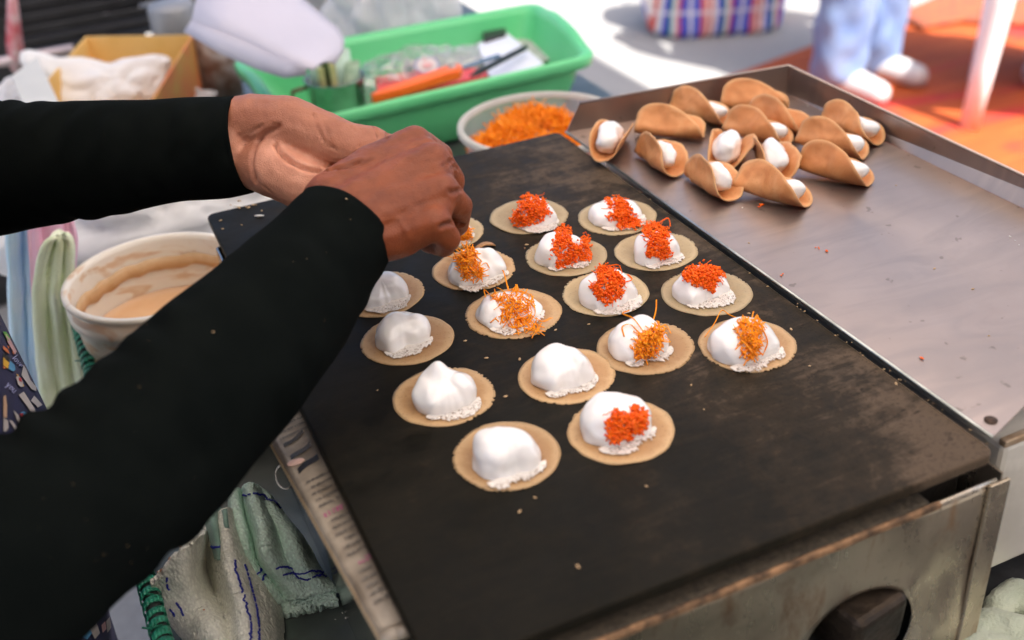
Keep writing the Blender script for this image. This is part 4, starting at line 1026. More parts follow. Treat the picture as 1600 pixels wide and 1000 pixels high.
for i in range(n + 1):
    a = 2 * PI * i / n; dz = .006 * nz((math.cos(a), math.sin(a), 4), 1.6) + .004 * nz((math.cos(a), math.sin(a), 2), 5)
    for z in (bz - .022 + dz, bz - .029 + dz * .5, bz - .036 + dz * 1.4): rr_ = br_ * (.905 + (z - bz + .02) * 1.0) ; V.append((rr_ * .995 * math.cos(a), rr_ * .995 * math.sin(a), z))
for i in range(n):
    for j in range(2): a = i * 3 + j; F.append((a, a + 1, a + 4, a + 3))
solid(mesh_obj('dried_batter_ring', V, F, simple('batter_smear', (.60, .38, .19), (.68, .48, .28), 60, .5, bump=.4), bk), .0008, 0)

# crumpled plastic bag maker
def bag(name, c, size, mat, label, seed, ears=(), squash=(1, 1, 1), tilt=0, cat='plastic bag', amp=.35):
    bm = bmesh.new(); bmesh.ops.create_icosphere(bm, subdivisions=5, radius=1)
    V = []
    for v in bm.verts:
        p = v.co.copy(); d = 1 + amp * (abs(noise.noise(p * 1.7 + Vector((seed, 0, 0)))) - .2) * 1.6 + .10 * (1 - abs(noise.noise(p * 4.2 + Vector((0, seed, 0)))) * 2) * .8 + .035 * noise.noise(p * 11)
        q = Vector((p.x * squash[0], p.y * squash[1], p.z * squash[2])) * d * size
        for (ex, ey, ez, L_, w_) in ears:
            e = Vector((ex, ey, ez)).normalized(); k = max(0, p.dot(e)); q += e * L_ * k ** (18 / w_)
        q.z = max(q.z, -squash[2] * size * .75); V.append(q)
    F = [tuple(x.index for x in f.verts) for f in bm.faces]; bm.free()
    zm = min(v.z for v in V)
    o = mesh_obj(name, [v - Vector((0, 0, zm)) for v in V], F, mat, None, True, c); o.rotation_euler = (0, 0, tilt); tag(o, label, cat); return o
M_WBAG = mat_translucent('white_bag_plastic', (.88, .88, .88), .3)
M_MILK = mat_translucent('milky_bag_plastic', (.85, .85, .87), .4, .2)
# white bag lying behind the bucket
p = at(245, 345, -.08); bag('white_bag', (p.x + .02, p.y + .10, TZ), .115, M_WBAG, 'crumpled white plastic bag behind the batter bucket', 3.1, squash=(1.45, .75, .85), cat='plastic bag')
p = at(445, 290, -.2)
o = box('milk_carton_pouch', (p.x - .04, p.y - .02, TZ), (p.x + .07, p.y + .05, TZ + .03), simple('printed_pouch', (.55, .62, .78), (.75, .75, .78), 30, .3), None, .006); tag(o, 'white and blue printed pouch behind the griddle under the wrist', 'pouch'); origin_to(o, (p.x, p.y, TZ))
o = box('blue_band', (p.x - .022, p.y - .0206, TZ + .001), (p.x - .012, p.y + .0506, TZ + .0306), simple('blue_print', (.05, .06, .35)), None, 0); pouch = bpy.data.objects['milk_carton_pouch']; world_child(o, pouch); pouch.name = 'printed_pouch'

# ================================================================== GREEN BASKET AND ITS CONTENT
BZ = G - .10
bs = empty('green_basket', (.42, 1.23, BZ - .098), 'rectangular light green plastic basket full of small utensils behind the griddle', 'basket')
cFL, cFR, cBR, cBL = Vector((.1668, 1.0638, 0)), Vector((.6618, 1.0817, 0)), Vector((.7084, 1.3871, 0)), Vector((.171, 1.4026, 0))
cen = (cFL + cFR + cBR + cBL) / 4
def ring(scale, z, wav=0, rad=.035):
    out = []; n = 9; cs = [cFR, cBR, cBL, cFL]
    for i in range(4):
        c = cen + (cs[i] - cen) * scale; a = cen + (cs[i - 1] - cen) * scale; b = cen + (cs[(i + 1) % 4] - cen) * scale
        da = (a - c).normalized() * rad; db = (b - c).normalized() * rad
        for k in range(n + 1):
            t = k / n; p = (c + da) * (1 - t) ** 2 + c * 2 * t * (1 - t) + (c + db) * t * t; out.append(p)
        nxt = cs[(i + 1) % 4]; e0 = c + db; e1 = cen + (nxt - cen) * scale + ((c - b).normalized() * rad)
        for k in range(1, 12):
            t = k / 12; out.append(e0.lerp(e1, t))
    res = []
    for i, p in enumerate(out):
        d = (p - cen); zz = z
        if wav: zz = z + wav * math.exp(-((abs(d.y) - 0) / .085) ** 4) * (1 if abs(d.x) > .19 else 0)
        res.append(Vector((p.x, p.y, zz)))
    return res
rings = [ring(.80, BZ - .095), ring(.84, BZ - .090), ring(.90, BZ - .05), ring(.905, BZ - .048), ring(.945, BZ - .012, .010), ring(.955, BZ - .003, .012), ring(1.0, BZ, .012), ring(1.012, BZ - .004, .012), ring(1.005, BZ - .016, .012), ring(.995, BZ - .017, .012)]
n = len(rings[0]); V = [cen + Vector((0, 0, BZ - .095))]; V[0].z = BZ - .095; F = []
for r_ in rings: V += r_
for j in range(n): F.append((0, 1 + j, 1 + (j + 1) % n))
for i in range(len(rings) - 1):
    for j in range(n): a = 1 + i * n + j; b = 1 + i * n + (j + 1) % n; F.append((a, a + n, b + n, b))
o = mesh_obj('basket_shell', V, F, M_GREENPL); solid(o, .0022, 1); world_child(o, bs)
for k, cc in enumerate((cFL, cFR, cBR, cBL)):
    A = Acc(); q = cen + (cc - cen) * .74; A.tube([Vector((q.x, q.y, BZ - .098 - .0015)), Vector((q.x, q.y, BZ - .096))], .012, 12); world_child(A.obj('basket_foot', M_GREENPL), bs)
o = box('paper_box', (.20, 1.12, TZ), (.66, 1.345, BZ - .100), simple('yellow_paper', (.75, .60, .33), (.7, .66, .6), 20, .7), None, .003); tag(o, 'flat cream paper box under the green basket', 'box'); origin_to(o, (.42, 1.2, TZ))
BF = BZ - .094
# steel cup with rolled banknotes
cpn = at(522, 118, -.118); cup = empty('steel_cup', (cpn.x, cpn.y, BF + .002), 'small dented steel cup stuffed with folded banknotes in the front left of the basket', 'cup')
M_STEEL = simple('brushed_cup_steel', (.30, .33, .30), (.42, .45, .42), 40, .22, .95, .1)
ch = .072; cr_ = .047
mesh_obj('cup_body', *lathe([(0, 0), (cr_ * .86, 0), (cr_ * .9, .004), (cr_, ch - .004), (cr_ * 1.04, ch), (cr_ * 1.02, ch + .001), (cr_ * .97, ch - .003), (cr_ * .88, .006), (0, .006)], 48), M_STEEL, cup)
A = Acc(); A.tube([(-cr_ * .95, 0, ch - .008), (-cr_ - .022, 0, ch - .010), (-cr_ - .026, 0, ch - .03), (-cr_ * .93, 0, ch - .048)], .0035, 8); A.obj('cup_handle', simple('red_brown_handle', (.20, .06, .04), rough=.4), cup)
M_NOTE = simple('green_banknote', (.24, .38, .26), (.42, .55, .42), 90, .6); M_NOTE2 = simple('pale_banknote', (.45, .62, .52), (.55, .70, .62), 60, .6)
M_CLIP = simple('yellow_bamboo', (.62, .58, .28), (.5, .45, .2), 100, .6)
def note_roll(x, y, h, r, tilt, mt, nm='banknote'):
    V = []; F = []; n = 26
    for i in range(n + 1):
        a = i / n * 3.6 * PI; rr_ = r * (.35 + .65 * i / n)
        for z in (0, h): V.append((x + rr_ * math.cos(a) + z * tilt[0], y + rr_ * .45 * math.sin(a) + z * tilt[1], .006 + z + .002 * math.sin(a)))
    for i in range(n): a = i * 2; F.append((a, a + 2, a + 3, a + 1))
    return solid(mesh_obj(nm, V, F, mt, cup), .0005, 0)
notes = []
for (x, y, h, r, tl, mt, lb) in ((.016, .010, .098, .021, (.05, .1), M_NOTE2, 'pale green folded banknotes standing on the right in the steel cup'), (.018, -.008, .085, .016, (.15, .0), M_NOTE, 'darker green banknote in front on the right in the steel cup'), (-.016, .012, .088, .014, (-.1, .05), M_NOTE2, 'banknote roll at the left back of the steel cup')):
    o = note_roll(x, y, h, r, tl, mt); o.parent = None; o.location = cup.location; tag(o, lb, 'banknotes', 'banknotes in the steel cup')
for (x, y, h, tl, lb) in ((-.024, -.016, .088, (-.05, .1), 'leftmost short bamboo stick in the steel cup'), (-.006, -.020, .092, (0, .1), 'right one of the two bamboo sticks in the steel cup')):
    A = Acc(); A.box((x, y, .008 + h / 2), (.0052, .003, h / 2)); o = A.obj('bamboo_stick', M_CLIP, None, False); bevel(o, .001); o.location = cup.location; tag(o, lb, 'stick', 'bamboo sticks in the steel cup')
for (x, y, h, lb) in ((-.0145, -.006, .102, 'dark green folded packet behind the bamboo sticks in the cup'),):
    A = Acc(); A.box((x, y, .008 + h / 2), (.011, .005, h / 2), Matrix.Rotation(.15, 3, 'Y')); o = A.obj('folded_packet', simple('dark_green_packet', (.06, .09, .03), (.14, .18, .07), 90, .6), None, False); bevel(o, .003, 3); o.location = cup.location; tag(o, lb, 'packet')
# orange knife handle
a_ = at(598, 150, -.105); b_ = at(716, 112, -.09); kn = empty('orange_knife', (a_.x, a_.y, BF), 'bright orange plastic handled cutter leaning on the front rim of the basket', 'cutter')
dv = (b_ - a_); sd_ = Vector((-dv.y, dv.x, 0)).normalized()
P = [(-.15, -.006), (.2, -.0135), (.75, -.0145), (.98, -.018), (1.05, -.006), (1.04, .010), (.92, .016), (.5, .010), (.1, .008), (-.15, .002)]
top = [a_ + dv * t + sd_ * s + Vector((0, 0, .010)) for t, s in P]; bot = [p - Vector((0, 0, .016)) for p in top]
o = hexa('cutter_handle', top, bot, simple('orange_plastic', (.90, .12, .01), (.95, .15, .015), 10, .35, bump=0), None, .004); world_child(o, kn); o.modifiers[0].segments = 4
hp2 = a_ + dv * .93 + Vector((0, 0, .0115)); A = Acc(); A.tube([hp2 - Vector((0, 0, .004)), hp2], .007, 20); world_child(A.obj('handle_hole', simple('hole_grey', (.45, .40, .38), rough=.5)), kn)
A = Acc(); q0 = a_ + dv * .98 + Vector((0, 0, .004)); A.box(q0 + dv.normalized() * .03, (.04, .007, .0008), dv.to_track_quat('X', 'Z').to_matrix()); world_child(A.obj('blade', M_STEEL, smooth=False), kn)
# notebook, black phone-like case, pen, red pack, grey tray card
def slab(name, pts, th, mat, label, cat, bev=.002):
    top = [Vector(p) for p in pts]; o = hexa(name, top, [p - Vector((0, 0, th)) for p in top], mat, None, bev); c = sum(top, Vector()) / len(top); c.z -= th; origin_to(o, c); tag(o, label, cat); return o
slab('grey_card', [at(*p, -.150) for p in ((585, 60), (790, 18), (800, 25), (862, 92), (670, 125))], .003, simple('speckled_grey_card', (.40, .42, .38), (.48, .50, .46), 60, .7), 'large grey card lining the bottom of the basket', 'card')
slab('notebook', [at(*p, -.135) for p in ((745, 68), (790, 48), (850, 98), (790, 122), (765, 118))], .010, simple('white_paper', (.68, .72, .86), (.75, .78, .9), 20, .6), 'white notebook lying in the right half of the basket', 'notebook')
slab('black_case', [at(*p, -.128) for p in ((752, 42), (782, 34), (791, 44), (790, 51), (756, 62))], .012, simple('black_case', (.02, .02, .02), rough=.4), 'black case lying at the top of the white notebook', 'case')
slab('red_packet', [at(*p, -.142) for p in ((585, 120), (660, 108), (780, 105), (770, 116), (640, 140), (590, 145))], .010, simple('red_plastic', (.62, .02, .03), (.7, .06, .07), 30, .3), 'red plastic packet under the orange cutter', 'packet')
pa, pb = at(735, 119, -.110), at(822, 74, -.120); A = Acc(); A.tube([pa, pa.lerp(pb, .06), pa.lerp(pb, .1), pa.lerp(pb, .95), pb], [.0015, .003, .0048, .0052, .004], 14); o = A.obj('marker_pen', simple('black_gloss', (.012, .012, .012), rough=.3, bump=0)); origin_to(o, pa); tag(o, 'black marker pen lying across the white notebook', 'pen')
# clear bags heaped inside, round printed label
M_CLEAR = mat_plastic_film()
p = at(655, 100, -.14); b1 = bag('clear_bag', (p.x, p.y, BF), .078, M_CLEAR, 'crinkled clear plastic bag heaped in the middle of the green basket', 5.5, squash=(1.5, .95, .55), cat='plastic bag')
p = at(720, 75, -.15); bag('clear_bag', (p.x, p.y, BF), .055, M_CLEAR, 'smaller crinkled clear bag beside the white notebook', 8.5, squash=(1.3, .8, .5))
p = at(612, 96, -.19); bag('clear_bag', (p.x, p.y - .03, BF + .02), .105, M_MILK, 'tall upright translucent bag standing at the back of the green basket', 2.2, squash=(.95, .6, 1.25), ears=((.2, 0, 1, .06, 3),))
lc = at(667, 101, -.085); A = Acc()
for rr0, rr1, nm in ((.0165, .0185, 0),):
    V = []; F = []; n = 40
    for j in range(n):
        t = 2 * PI * j / n
        for r_ in (rr0, rr1): V.append((r_ * math.cos(t), r_ * math.sin(t) * .9, .002 * math.sin(t * 3)))
    for j in range(n): a = 2 * j; b = 2 * ((j + 1) % n); F.append((a, a + 1, b + 1, b))
rl = empty('round_label', (lc.x, lc.y, lc.z), 'round printed label with a blue ring on the clear bag', 'label'); 
tiltm = Vector((0, -.5, .85)).to_track_quat('Z', 'Y').to_matrix()
mesh_obj('blue_ring', [tiltm @ Vector(v) for v in V], F, simple('blue_violet_print', (.20, .20, .48)), rl)
mesh_obj('label_paper', [tiltm @ Vector((.0163 * math.cos(2 * PI * j / 30), .0148 * math.sin(2 * PI * j / 30), -.0008)) for j in range(30)], [tuple(range(30))], simple('label_white', (.66, .6, .6)), rl, False)
mesh_obj('red_emblem', [tiltm @ Vector(v) for v in ((-.003, .009, .0012), (.003, .009, .0012), (0, .0125, .0012))] , [(0, 1, 2)], simple('red_print', (.6, .05, .06)), rl, False)
mesh_obj('pink_mark', [tiltm @ Vector((.008 * math.cos(2 * PI * j / 12) * (1 + .3 * math.sin(j * 2.3)), -.002 + .006 * math.sin(2 * PI * j / 12), .0006)) for j in range(12)], [tuple(range(12))], simple('pink_print', (.66, .35, .36)), rl, False)

# clear tub of golden threads
tc = at(850, 196, -.05); tc = Vector((.425, .772, 0)); tub = empty('thread_tub', (tc.x, tc.y, TZ), 'round clear plastic tub heaped with golden egg threads behind the griddle', 'tub')
th_ = G - .052 - TZ; tr_ = .1015
M_TUBP = mat_translucent('frosted_tub_plastic', (.62, .66, .66), .5, .45); M_RIM = mat_translucent('frosted_rim', (.70, .70, .66), .4, .12)
mesh_obj('tub_wall', *lathe([(0, .001), (tr_ * .8, .001), (tr_ * .93, th_ - .004)], 64), M_TUBP, tub)
mesh_obj('tub_rim', *lathe([(tr_ * .925, th_ - .006), (tr_ * .93, th_), (tr_ * .96, th_ + .0015), (tr_ * 1.0, th_), (tr_ * 1.005, th_ - .006), (tr_ * .99, th_ - .008), (tr_ * .925, th_ - .006)], 64), M_RIM, tub)
A = Acc(); rr = random.Random(11); hm = []
for k in range(2600):
    r0 = math.sqrt(rr.random()) * tr_ * .84; a0 = rr.uniform(0, 2 * PI); x, y = r0 * math.cos(a0), r0 * math.sin(a0)
    hz_ = .105 + .034 * (1 - (r0 / tr_) ** 2) + .020 * noise.noise(Vector((x, y, 0)) * 22) + rr.uniform(-.003, .006)
    hz_ *= th_ / .15
    t = Vector((rr.gauss(0, 1), rr.gauss(0, 1), rr.gauss(0, .45))).normalized(); pts = [Vector((x, y, hz_))]
    for i in range(4): t = (t + Vector((rr.gauss(0, .4), rr.gauss(0, .4), rr.gauss(0, .3)))).normalized(); pts.append(pts[-1] + t * .0042)
    A.tube(pts, rr.uniform(.0006, .0011), 4, False)
o = A.obj('golden_threads', mat_moist('pile_threads', (1.0, .28, .008), (1.0, .40, .02)), tub); o['kind'] = 'stuff'
V, F = lathe([(0, .098), (.03, .096), (.06, .088), (tr_ * .84, .070), (tr_ * .80, .012)], 40); V = [(x, y, z * th_ / .15 + .01 * nz((x, y, 0), 22)) for x, y, z in V]
mesh_obj('thread_heap', V, F, simple('heap_core', (.95, .28, .01), (1.0, .34, .02), 200, .6, bump=.8, bdist=.003), tub)

# long white folded foam sheet leaning over the basket
M_FOAM = simple('white_foam', (.50, .485, .56), (.54, .52, .60), 6, .5, bump=.05)
fs = empty('foam_lid', ray(420, 90, 1.45), 'long white foam lid resting slanted on the left end of the green basket', 'foam lid')
def sheet(name, rows, mat, parent, th=.002, sub=6):
    n, m = len(rows), len(rows[0]); V = [p for r_ in rows for p in r_]; F = [(i * m + j, i * m + j + 1, (i + 1) * m + j + 1, (i + 1) * m + j) for i in range(n - 1) for j in range(m - 1)]
    o = mesh_obj(name, V, F, mat); world_child(o, parent); solid(o, th, 0); return o
rows = []
for (x0, y0, d0, x1, y1, d1) in ((330, -70, 1.62, 300, 32, 1.52), (420, -50, 1.62, 350, 50, 1.49), (480, 5, 1.58, 410, 76, 1.46), (528, 45, 1.54, 455, 97, 1.43), (538, 62, 1.52, 478, 106, 1.42), (536, 80, 1.50, 487, 108, 1.42), (524, 100, 1.46, 490, 108, 1.42)):
    a0, a1 = ray(x0, y0, d0), ray(x1, y1, d1); rows.append([a0.lerp(a1, t) + Vector((0, 0, .006 * math.sin(PI * t))) for t in np.linspace(0, 1, 7)])
sheet('lid_top', rows, M_FOAM, fs, .003)
rows = []
for (x0, y0, d0, x1, y1, d1) in ((300, 32, 1.52, 288, 50, 1.52), (350, 50, 1.49, 345, 84, 1.50), (410, 76, 1.46, 400, 108, 1.47), (455, 97, 1.43, 445, 122, 1.45), (478, 106, 1.42, 478, 118, 1.43)):
    a0, a1 = ray(x0, y0, d0), ray(x1, y1, d1); rows.append([a0.lerp(a1, t) for t in (0, .5, 1)])
sheet('lid_flange', rows, M_FOAM, fs, .003)

# ================================================================== FAR LEFT OF THE TABLE
# open yellow cardboard box with white shopping bag
yb = empty('yellow_box', (.01, 1.5, TZ), 'open yellow cardboard box with a white shopping bag in it', 'box')
M_YEL = simple('yellow_cardboard', (.66, .40, .10), (.74, .48, .16), 12, .7, bump=.1); M_YEL2 = simple('printed_yellow', (.52, .28, .06), (.6, .16, .05), 16, .7, bump=.1)
zt = -.085
q = [at(*p, zt) for p in ((45, 160), (135, 57), (300, 55), (232, 166))]; ct = sum(q, Vector()) / 4
def quad_panel(nm, a, b, zlo, mat, th=.004):
    a2, b2 = a.copy(), b.copy(); a2 = ct + (a - ct) * .96; b2 = ct + (b - ct) * .96; a2.z = b2.z = zlo
    n = 6; V = []; F = []
    for i in range(n + 1):
        t = i / n; V += [a.lerp(b, t), a2.lerp(b2, t)]
    for i in range(n): F.append((2 * i, 2 * i + 1, 2 * i + 3, 2 * i + 2))
    o = mesh_obj(nm, V, F, mat, smooth=False); world_child(o, yb); solid(o, th, 0)
for i in range(4): quad_panel('box_side', q[i], q[(i + 1) % 4], TZ + .002, M_YEL2 if i == 2 else M_YEL)
bt = [ct + (p - ct) * .95 for p in q]; o = hexa('box_bottom', [Vector((p.x, p.y, TZ + .006)) for p in bt], [Vector((p.x, p.y, TZ + .002)) for p in bt], M_YEL, None, 0); world_child(o, yb)
pb = at(165, 118, -.12); bag('shopping_bag', (pb.x - .01, pb.y - .03, TZ + .02), .068, M_WBAG, 'white shopping bag with two knotted ears in the yellow box', 1.2, ears=((-.75, .25, .75, .075, 2.2), (.95, .1, .45, .045, 2.5)), squash=(1.15, .75, .70), amp=.25)
pb = at(250, 158, -.17); bag('clear_bag', (pb.x, pb.y, TZ), .05, M_MILK, 'small milky bag in front of the yellow box', 6.2, squash=(1.5, .7, .5))
slab('paper_sheet', [at(*p, -.06) for p in ((18, 118), (58, 88), (92, 160), (100, 200), (50, 200))], .002, simple('grey_white_paper', (.50, .50, .47), (.56, .56, .52), 10, .6), 'pale grey sheet of paper standing left of the white shopping bag', 'paper')
p = at(5, 118, -.08); bag('clear_bag', (p.x, p.y - .02, TZ + .05), .035, M_MILK, 'small milky bag at the far left behind the paper sheet', 9.2)
# brown stained tin and grey tube between the box and the basket
p = at(352, 150, -.2); tin = empty('rusty_tin', (p.x, p.y + .02, TZ), 'tall tin with flaking white and rusty paint left of the green basket', 'tin')
mesh_obj('tin_body', *lathe([(0, 0), (.036, 0), (.036, .112), (.034, .115), (.033, .11), (.033, .006), (0, .006)], 32), simple('flaking_paint', (.50, .44, .42), (.22, .11, .07), 34, .6, bump=.4), tin)
p = at(312, 140, -.2); gt = empty('grey_canister', (p.x - .005, p.y + .12, TZ), 'plain grey canister standing behind the rusty tin', 'canister')
mesh_obj('canister_body', *lathe([(0, 0), (.042, 0), (.042, .12), (.038, .128), (0, .130)], 32), simple('grey_can', (.28, .29, .31), (.33, .34, .36), 10, .5, .3, .05), gt)
# big milky bag behind basket
p = at(520, 10, -.19); bag('white_bag', (p.x + .0, p.y + .02, TZ), .12, M_WBAG, 'large milky white bag behind the left rear corner of the green basket', 12.2, squash=(1.3, .7, .9))
p = at(230, 15, -.19); bag('white_bag', (p.x + .04, p.y + .0, TZ), .075, M_WBAG, 'loose white bag right of the black crate', 4.9, squash=(.7, 1.0, 1.1))
# black plastic crate with slats, far end of the table
def slat_crate(name, c, hx_, hy_, h, mat, label, rz=0):
    root = empty(name, c, label, 'crate', rz=rz)
    def P(nm, lo, hi): box(nm, lo, hi, mat, root, .002)
    P('crate_bottom', (-hx_, -hy_, 0), (hx_, hy_, .006))
    for k in range(4):
        z0 = .012 + k * (h - .02) / 4; z1 = z0 + (h - .02) / 4 * .66
        P('slat', (-hx_, -hy_, z0), (hx_, -hy_ + .005, z1)); P('slat', (-hx_, hy_ - .005, z0), (hx_, hy_, z1))
        P('slat', (-hx_, -hy_ + .0055, z0), (-hx_ + .005, hy_ - .0055, z1)); P('slat', (hx_ - .005, -hy_ + .0055, z0), (hx_, hy_ - .0055, z1))
    for sx in (-1, 1):
        for sy in (-1, 1):
            P('corner_post', (sx * hx_ - .008, sy * hy_ - .008, 0), (sx * hx_ + .008, sy * hy_ + .008, h))
    return root
M_BLKPL = simple('black_plastic', (.012, .012, .013), (.02, .02, .022), 20, .4, bump=.1)
p = at(175, 60, -.2); slat_crate('black_crate', (p.x - .03, p.y + .08, TZ), .17, .09, .12, M_BLKPL, 'black plastic crate behind the yellow box', 0)
M_TOOL = simple('scuffed_steel', (.45, .45, .47), rough=.3, metal=.9)
def pot(name, c, r, h, mat, label, cat='pot'):
    root = empty(name, c, label, cat); mesh_obj('pot_body', *lathe([(0, 0), (r * .9, 0), (r, .01), (r, h), (r * 1.05, h + .002), (r * .96, h), (r * .95, .012), (0, .008)], 32), mat, root)
    A = Acc(); A.tube([(r, 0, h * .8), (r + .02, 0, h * .85), (r + .04, 0, h * .8), (r + .06, 0, h * .6)], .004, 8); A.obj('pot_handle', M_BLKPL, root); return root
p = at(190, 30, -.2); pot('steel_pot', (p.x + .10, p.y + .22, TZ), .055, .09, M_TOOL, 'small steel pot on the far end of the table behind the yellow box')
p = at(75, 18, -.2); pot('steel_pot', (p.x, p.y + .05, TZ), .05, .13, simple('rusty_pot', (.35, .26, .22), (.5, .45, .42), 20, .5, .5), 'stained tall pot on the table behind the black crate')
# red and white folded umbrella / ribbon bag on the left
pr0 = at(25, 105, -.16); pr1 = ray(18, -30, 1.9)
A = Acc(); A.tube([pr0, pr0.lerp(pr1, .25), pr0.lerp(pr1, .6), pr1], [.022, .030, .022, .012], 10, flat=.5); o = A.obj('folded_umbrella', simple('red_white_fabric', (.50, .04, .06), (.62, .50, .50), 22, .7, bump=.4)); origin_to(o, pr0); tag(o, 'folded red and pinkish white umbrella standing at the far left', 'umbrella')
pa, pb = at(-60, 108, -.14), at(115, 76, -.14); A = Acc(); A.tube([pa, pb], .009, 12); o = A.obj('metal_rod', simple('pinkish_rod', (.52, .42, .42), (.6, .5, .5), 20, .4, .4)); origin_to(o, pa); tag(o, 'pinkish metal rod lying across the far left of the table', 'rod')
# bigger dark things on the ground beyond the table
def cabinet(name, lo, hi, mat, label, cat):
    c = Vector(((lo[0] + hi[0]) / 2, (lo[1] + hi[1]) / 2, lo[2])); root = empty(name, c, label, cat)
    o = box('cabinet_body', lo, hi, mat, None, .01); world_child(o, root)
    o = box('door_panel', (lo[0] + .03, lo[1] - .012, lo[2] + .05), (hi[0] - .03, lo[1] - .001, hi[2] - .05), mat, None, .004); world_child(o, root)
    A = Acc(); A.tube([(hi[0] - .08, lo[1] - .013, hi[2] - .2), (hi[0] - .08, lo[1] - .035, hi[2] - .2), (hi[0] - .08, lo[1] - .035, hi[2] - .32), (hi[0] - .08, lo[1] - .013, hi[2] - .32)], .006, 8); world_child(A.obj('door_handle', M_TOOL), root)
M_DARK = simple('dark_painted_steel', (.018, .02, .02), (.04, .04, .042), 6, .5, .2, .1)
cabinet('dark_cabinet', (-1.0, 2.35, 0), (.12, 2.8, .95), M_DARK, 'dark painted cabinet behind the table at the upper left', 'cabinet')
cabinet('grey_cart', (.18, 2.5, 0), (.78, 2.95, .70), simple('grey_cart_paint', (.20, .20, .21), (.28, .28, .3), 8, .5), 'grey cart standing behind the table beyond the green basket', 'cart')

# ================================================================== GROUND ON THE RIGHT
# striped woven bag
M_STR = NT('striped_woven_plastic'); _v = M_STR.n('TexCoord'); _sp = M_STR.n('SeparateXYZ'); M_STR.t.links.new(_v.outputs['Object'], _sp.inputs[0])
_x = M_STR.math('ADD', _sp.outputs[0], M_STR.math('MULTIPLY', _sp.outputs[1], .35)); _fr = M_STR.math('FRACT', M_STR.math('MULTIPLY', _x, 5.2)); _rp = M_STR.n('ValToRGB'); M_STR.t.links.new(_fr, _rp.inputs[0])
_rp.color_ramp.interpolation = 'CONSTANT'; e = _rp.color_ramp.elements
cols = [(0, (.06, .08, .55)), (.14, (.75, .75, .80)), (.20, (.08, .12, .62)), (.36, (.72, .12, .10)), (.47, (.80, .70, .66)), (.53, (.65, .10, .08)), (.60, (.75, .76, .80)), (.68, (.06, .07, .50)), (.80, (.05, .30, .18)), (.85, (.75, .75, .8)), (.92, (.55, .08, .12))]
while len(e) < len(cols): e.new(.5)
for i, (p_, c_) in enumerate(cols): e[i].position = p_; e[i].color = (*c_, 1)
_z = M_STR.math('GREATER_THAN', M_STR.math('FRACT', M_STR.math('MULTIPLY', _sp.outputs[2], 9.0)), .86)
M_STR.set_b(Base_Color=M_STR.mix(M_STR.math('MULTIPLY', _z, .6), _rp.outputs[0], (.78, .78, .82)), Roughness=.4); M_STR.bump(M_STR.noise(M_STR.coord(), 14, 4), .6, .02); M_STR = M_STR.m
p = at(1115, 62, -.9); sbg = empty('striped_bag', (p.x + .085, p.y + .15, 0), 'blue, red and white striped woven shopping bag standing on the ground', 'bag', rz=-.42)
V = []; F = []; ns, nl = 56, 26
for k in range(nl + 1):
    t = k / nl; z = .42 * t; bul = 1 + .10 * math.sin(PI * min(1, t * 1.3)) - .05 * t; rnd = min(1, (t / .06 + .25)) if t < .06 else 1
    for j in range(ns):
        a = 2 * PI * j / ns; ca, sa = math.cos(a), math.sin(a); n_ = .45
        x = .255 * math.copysign(abs(ca) ** n_, ca) * bul * (.86 + .14 * rnd); y = .15 * math.copysign(abs(sa) ** n_, sa) * bul * (.86 + .14 * rnd)
        d = .020 * nz((x, y, z), 7, 3); V.append((x + d, y + d, z + .012 * nz((x, y, z), 5) * (1 if k else 0)))
for k in range(nl):
    for j in range(ns): q_ = (j + 1) % ns; F.append((k * ns + j, k * ns + q_, (k + 1) * ns + q_, (k + 1) * ns + j))
F.append(tuple(nl * ns + j for j in range(ns))); F.append(tuple(ns - 1 - j for j in range(ns)))
mesh_obj('bag_body', V, F, M_STR, sbg)
for sy in (-1, 1):
    A = Acc(); A.tube([Vector(q) for q in catmull([(-.1, sy * .10, .42), (-.09, sy * .11, .55), (0, sy * .12, .62), (.09, sy * .11, .55), (.1, sy * .10, .42)], 6)], .01, 8, flat=.4); A.obj('bag_handle', simple('bag_strap', (.06, .08, .5)), sbg)
# orange mat
M_MAT = NT('orange_woven_mat'); _v = M_MAT.coord('Object', (1, 1, 1), (0, 0, .2)); _w = M_MAT.noise(M_MAT.coord('Object', (3, 60, 1), (0, 0, .45)), 1, 5, .7, .5); _s2 = M_MAT.noise(M_MAT.coord('Object', (.6, 4.2, 1), (0, 0, .45)), 1.5, 3, .6, .8)
_c = M_MAT.ramp(_w, [(.30, (.24, .030, .004)), (.5, (.38, .062, .007)), (.7, (.46, .11, .018))]); _c = M_MAT.mix(M_MAT.ramp(_s2, [(.56, (0, 0, 0)), (.62, (.9, .9, .9))]), _c, (.42, .02, .02))
M_MAT.set_b(Base_Color=_c, Roughness=.8); M_MAT.bump(_w, .6, .004); M_MAT = M_MAT.m
mq = [at(*p_, -.894) for p_ in ((1085, 140), (1285, 64), (1400, 22), (1760, 20), (2050, 420), (1500, 420), (1240, 230))]
m_ = hexa('orange_mat', mq, [p_ - Vector((0, 0, .0055)) for p_ in mq], M_MAT, None, .002); origin_to(m_, (mq[0].x, mq[0].y, 0)); tag(m_, 'orange woven mat with red stripes spread on the ground', 'mat')
mq2 = [at(*p_, -.87) for p_ in ((1400, 20), (1480, -15), (1700, -20), (1700, 40), (1500, 28), (1440, 38))]
m2 = hexa('rolled_mat_edge', mq2, [Vector((p_.x, p_.y, .006)) for p_ in mq2], simple('brown_red_fabric', (.30, .09, .03), (.20, .05, .03), 30, .8), None, .01); origin_to(m2, (mq2[0].x, mq2[0].y, 0)); tag(m2, 'brown red folded cloth at the far edge of the orange mat', 'cloth')
